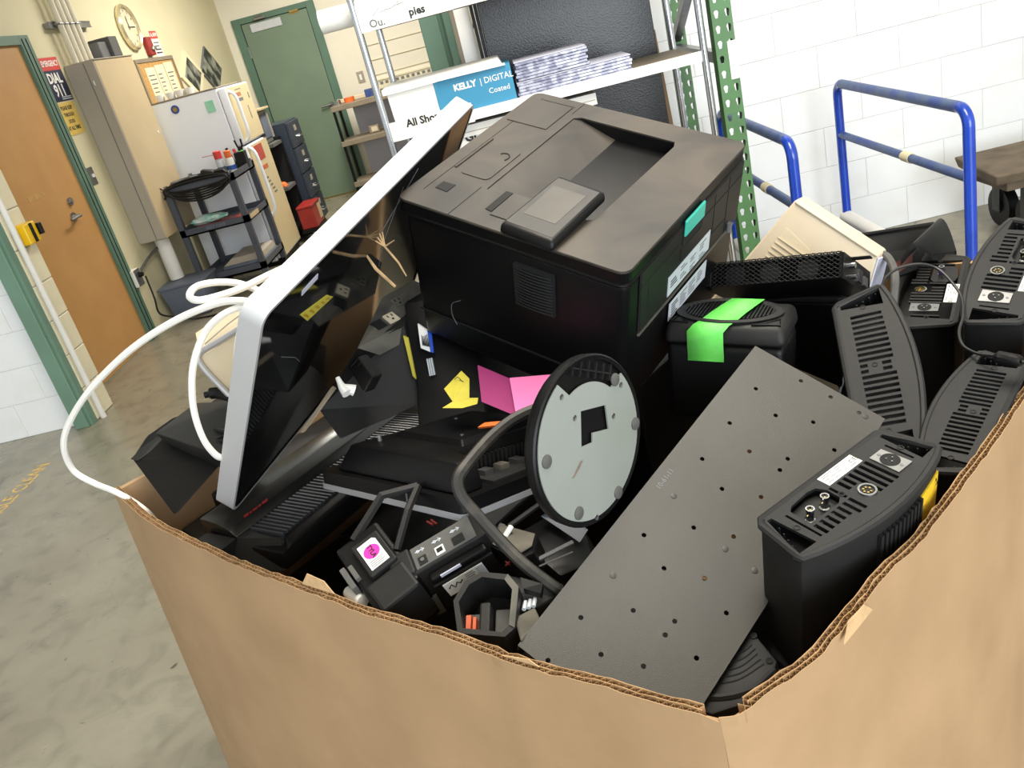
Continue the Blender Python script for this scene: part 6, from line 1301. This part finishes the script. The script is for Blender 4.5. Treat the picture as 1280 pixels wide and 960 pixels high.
obj('socket', B().slab([(-0.1193,0.8714,0.8783), (-0.0930,0.8593,0.8708), (-0.0972,0.8505,0.8638), (-0.1175,0.8575,0.8711)], (0, 0, 0.008)), M_BLACK, t, world=True)
t = thing('dark_fan_shroud', 'black curved shroud with metal rails below the round base', 'printer part', (-0.0688,0.9900,0.8405))
obj('shell', B().slab([(-0.1351,1.0309,0.8461), (-0.0748,1.0850,0.8341), (-0.0293,1.0449,0.8088), (-0.0251,0.9798,0.8090), (-0.0762,0.9392,0.8253)], (0.01, 0.02, -0.06), 0.006), M_BLACK, t, True, world=True)
obj('rail', B().tube([(-0.1006,0.9486,0.8515), (-0.0501,0.9737,0.8499)], 0.0035, 6).tube([(-0.0996,0.9369,0.8493), (-0.0526,0.9600,0.8441)], 0.0012, 5), M_MID, t, world=True)
obj('flap', B().slab([(-0.0896,1.0490,0.8544), (-0.0601,1.0714,0.8506), (-0.0270,1.0224,0.8321), (-0.0419,1.0070,0.8244)], (0.0, 0.004, -0.004)), M_NAVY, t, world=True)
t = thing('steel_bracket_bar', 'black angled bar ending beneath the silver rimmed monitor', 'bracket', (-0.1105,1.0240,0.8763))
obj('bar', B().tube([(-0.1336,1.0102,0.8737), (-0.0900,1.0466,0.8742), (-0.0683,1.0678,0.8691)], 0.004, 6), M_UNIT, t, world=True)
single('white_roll', B().tube([(-0.3655,0.9628,0.8558), (-0.3517,0.9426,0.8571), (-0.3413,0.9325,0.8571)], [0.0095, 0.0105, 0.0095], 14), M_WHITE, 'white round end poking over the front rim near the torn flap', 'roll', smooth=True)
single('red_clip', B().tube([(-0.2455,1.0245,0.9015), (-0.2369,1.0139,0.9008)], 0.002, 5).tube([(-0.2395,1.0252,0.9022), (-0.2311,1.0142,0.9005)], 0.002, 5), M_DRED, 'pair of thin red prongs under the face down monitor', 'clip')

single('black_filler', B().slab([(0.1541,0.9182,0.7607), (0.2214,0.8531,0.7494), (0.1856,0.7595,0.7160), (0.1396,0.8351,0.7476)], (0.004, 0.008, 0)), M_BLACK, 'added black sheet darkening the gap between the perforated shelf and the labelled unit', 'cover')  # black sheet added so the gap to the box wall stays dark
# vented quarter base in the near corner
t = thing('quarter_base', 'dark grey vented corner base tucked under the perforated shelf', 'stand base', ((0.0790,0.7262,0.7655),(0.7691,0.5935,0.2371),(-0.6310,0.7640,0.1346),(-0.1013,-0.2532,0.9621)))
sp = [(0.0999,0.0256,0.0000), (0.0808,-0.0233,0.0000), (0.0575,-0.0317,0.0000), (0.0152,-0.0216,0.0000), (-0.0153,0.0002,0.0000), (-0.0261,0.0370,0.0000), (0.0220,0.0377,0.0000)]
obj('body', B().prism([(p[0], p[1]) for p in sp], -0.03, 0.0, 0.004), M_UNIT, t, True)
for k in range(5):
    q0 = Vector([(0.0821,0.0118,0.0000), (0.0798,0.0058,0.0000), (0.0760,0.0002,0.0000), (0.0720,-0.0067,0.0000), (0.0689,-0.0130,0.0000)][k]); q2 = Vector([(0.0618,0.0214,0.0000), (0.0450,0.0222,0.0000), (0.0319,0.0232,0.0000), (0.0211,0.0246,0.0000), (0.0109,0.0253,0.0000)][k])
    q1 = Vector([(0.0710,0.0143,-0.0000), (0.0617,0.0103,0.0000), (0.0517,0.0069,0.0000), (0.0431,0.0033,0.0000), (0.0354,0.0004,0.0000)][k])
    obj('vent_slot', B().tube(smoothpath([q0, q1, q2], 6), 0.0011, 5), M_VOID, t)
for p in ((0.0929,0.0166,0.0000), (0.0758,-0.0160,0.0000)):
    obj('screw', B().lathe([(0.0042, -0.001), (0.0042, 0.0012), (0.003, 0.0014), (0.0015, 0.0004), (0, 0.0004)], 14, Matrix.Translation(p)), M_VOID, t, True)
sb = [(0.0691,-0.0275,0.0000), (0.0347,-0.0193,0.0000), (0.0063,0.0044,0.0000), (-0.0113,0.0364,-0.0000)]
obj('step_edge', B().tube(smoothpath(sb, 5), 0.0045, 6), M_BLACK2, t, True)

# ================================================================ FAR RIGHT CORNER
t = thing('cream_housing', 'off white plastic housing with a louvred triangular recess', 'monitor', ((0.4746,1.5556,1.0825),(0.5666,-0.5910,-0.5742),(0.5003,0.8004,-0.3302),(0.6547,-0.1001,0.7492)))
CWd, CH, CD = 0.182, 0.30, 0.11
obj('shell', B().hexa([(-0.03, 0.0, -CH), (0.30, 0.0, -CH), (0.30, CD + 0.04, -CH), (-0.03, CD + 0.04, -CH)], [(0.0, 0.0, 0.0), (CWd, 0.0, 0.0), (CWd, 0.04, 0.012), (0.0, 0.04, 0.012)], 0.006, 3), M_CREAM2, t, True)
obj('front_bevel', B().tube([(0.004, -0.001, -0.004), (CWd - 0.002, -0.001, -0.004)], 0.002, 6), M_CREAM2, t)
rc = obj('recess', B().hexa([(0.010, -0.001, -0.16), (0.115, -0.001, -0.125), (0.115, 0.004, -0.125), (0.010, 0.004, -0.16)], [(0.016, -0.001, -0.050), (0.078, -0.001, -0.060), (0.078, 0.004, -0.060), (0.016, 0.004, -0.050)]), mat('cream_recess', (204, 188, 158), 0.6, var=0.06, scale=20), t)  # recess in a cream close to the shell's
for k in range(8):
    z = -0.072 - k * 0.010
    obj('louver', B().box(0.016, 0.084 + k * 0.003, -0.003, -0.001, z - 0.0018, z), M_CREAM2, rc)
obj('grey_edge', B().hexa([(CWd + 0.001, 0.0, -0.006), (CWd + 0.118, 0.0, -CH), (CWd + 0.121, 0.15, -CH), (CWd + 0.004, 0.04, 0.004)], [(CWd + 0.004, 0.0, -0.006), (CWd + 0.122, 0.0, -CH), (CWd + 0.125, 0.15, -CH), (CWd + 0.008, 0.04, 0.004)]), M_LAV, t)
cable('grey_hose', 'grey rubber hose hanging at the right of the off white housing', [(0.5911,1.4788,0.9701), (0.5953,1.4557,0.9663), (0.5929,1.4288,0.9551), (0.5823,1.4001,0.9411), (0.5640,1.3725,0.9056)], 0.007, M_RUBBER)
cable('thin_cable', 'thin black cable arching over the vented units to a bead', [(0.5499,1.3784,0.9471), (0.5616,1.3848,0.9598), (0.5863,1.3902,0.9680), (0.6181,1.3824,0.9695), (0.6409,1.3688,0.9592), (0.6455,1.3304,0.9454), (0.6412,1.2917,0.9322), (0.6183,1.2423,0.9231), (0.5883,1.1954,0.9209), (0.5759,1.1593,0.9154), (0.5798,1.1265,0.9146), (0.5891,1.0970,0.9205)], 0.0024, M_CORDB)
t = thing('ferrite_bead', 'black cable bead lying at the right edge on the slotted unit', 'cable', (0.5954,1.0760,0.9213))
obj('bead', B().tube([(0.5815,1.0829,0.9270), (0.5833,1.0780,0.9279), (0.6004,1.0616,0.9248), (0.6029,1.0564,0.9251)], [0.005, 0.0095, 0.0095, 0.006], 10), M_BLACK, t, True, world=True)
obj('cable_end', B().tube([(0.6029,1.0564,0.9251), (0.6205,1.0441,0.9186)], 0.0028, 6), M_CORDB, t, True, world=True)
t = thing('dark_flat_panel', 'dark grey flat panel with black top edge behind the off white housing', 'panel', (0.7308,1.7234,0.8793))
obj('sheet', B().slab([(0.5957,1.5790,0.9739), (0.7803,1.6830,0.9289), (0.7108,1.5905,0.8785), (0.6135,1.5064,0.9036)], (0.02, 0.02, -0.01)), M_BLACK2, t, world=True)
obj('black_edge', B().tube([(0.5905,1.5769,0.9774), (0.7819,1.6830,0.9285)], 0.005, 6), M_BLACK, t, world=True)
obj('maroon_edge', B().slab([(0.6349,1.5326,0.9223), (0.6952,1.5871,0.9114), (0.6847,1.5652,0.9005), (0.6271,1.5097,0.9087)], (0.002, 0.002, 0)), M_MAROON, t, world=True)
t = thing('curved_cover', 'dark grey curved cover standing behind the vented units', 'cover', (0.8274,1.8062,0.8516))
cv = B(); prev = None
for k in range(9):
    f = k / 8.0
    a = Vector((0.7679,1.6530,0.9374)).lerp(Vector((0.7996,1.6256,0.8680)), f) + Vector((0.0, 0.0, 0.045 * math.sin(PI * f * 0.9)))
    c_ = Vector((0.6536,1.5406,0.9249)).lerp(Vector((0.7278,1.5715,0.9075)), f) + Vector((0.0, 0.0, 0.03 * math.sin(PI * f)))
    row = [cv.bm.verts.new(a), cv.bm.verts.new(c_), cv.bm.verts.new(c_ + Vector((0, 0, -0.012))), cv.bm.verts.new(a + Vector((0, 0, -0.012)))]
    if prev:
        for j in range(4): cv.face((prev[j], prev[(j + 1) % 4], row[(j + 1) % 4], row[j]))
    prev = row
bmesh.ops.recalc_face_normals(cv.bm, faces=cv.bm.faces[:])
obj('shell', cv, M_UNIT, t, True, world=True, shade=60)
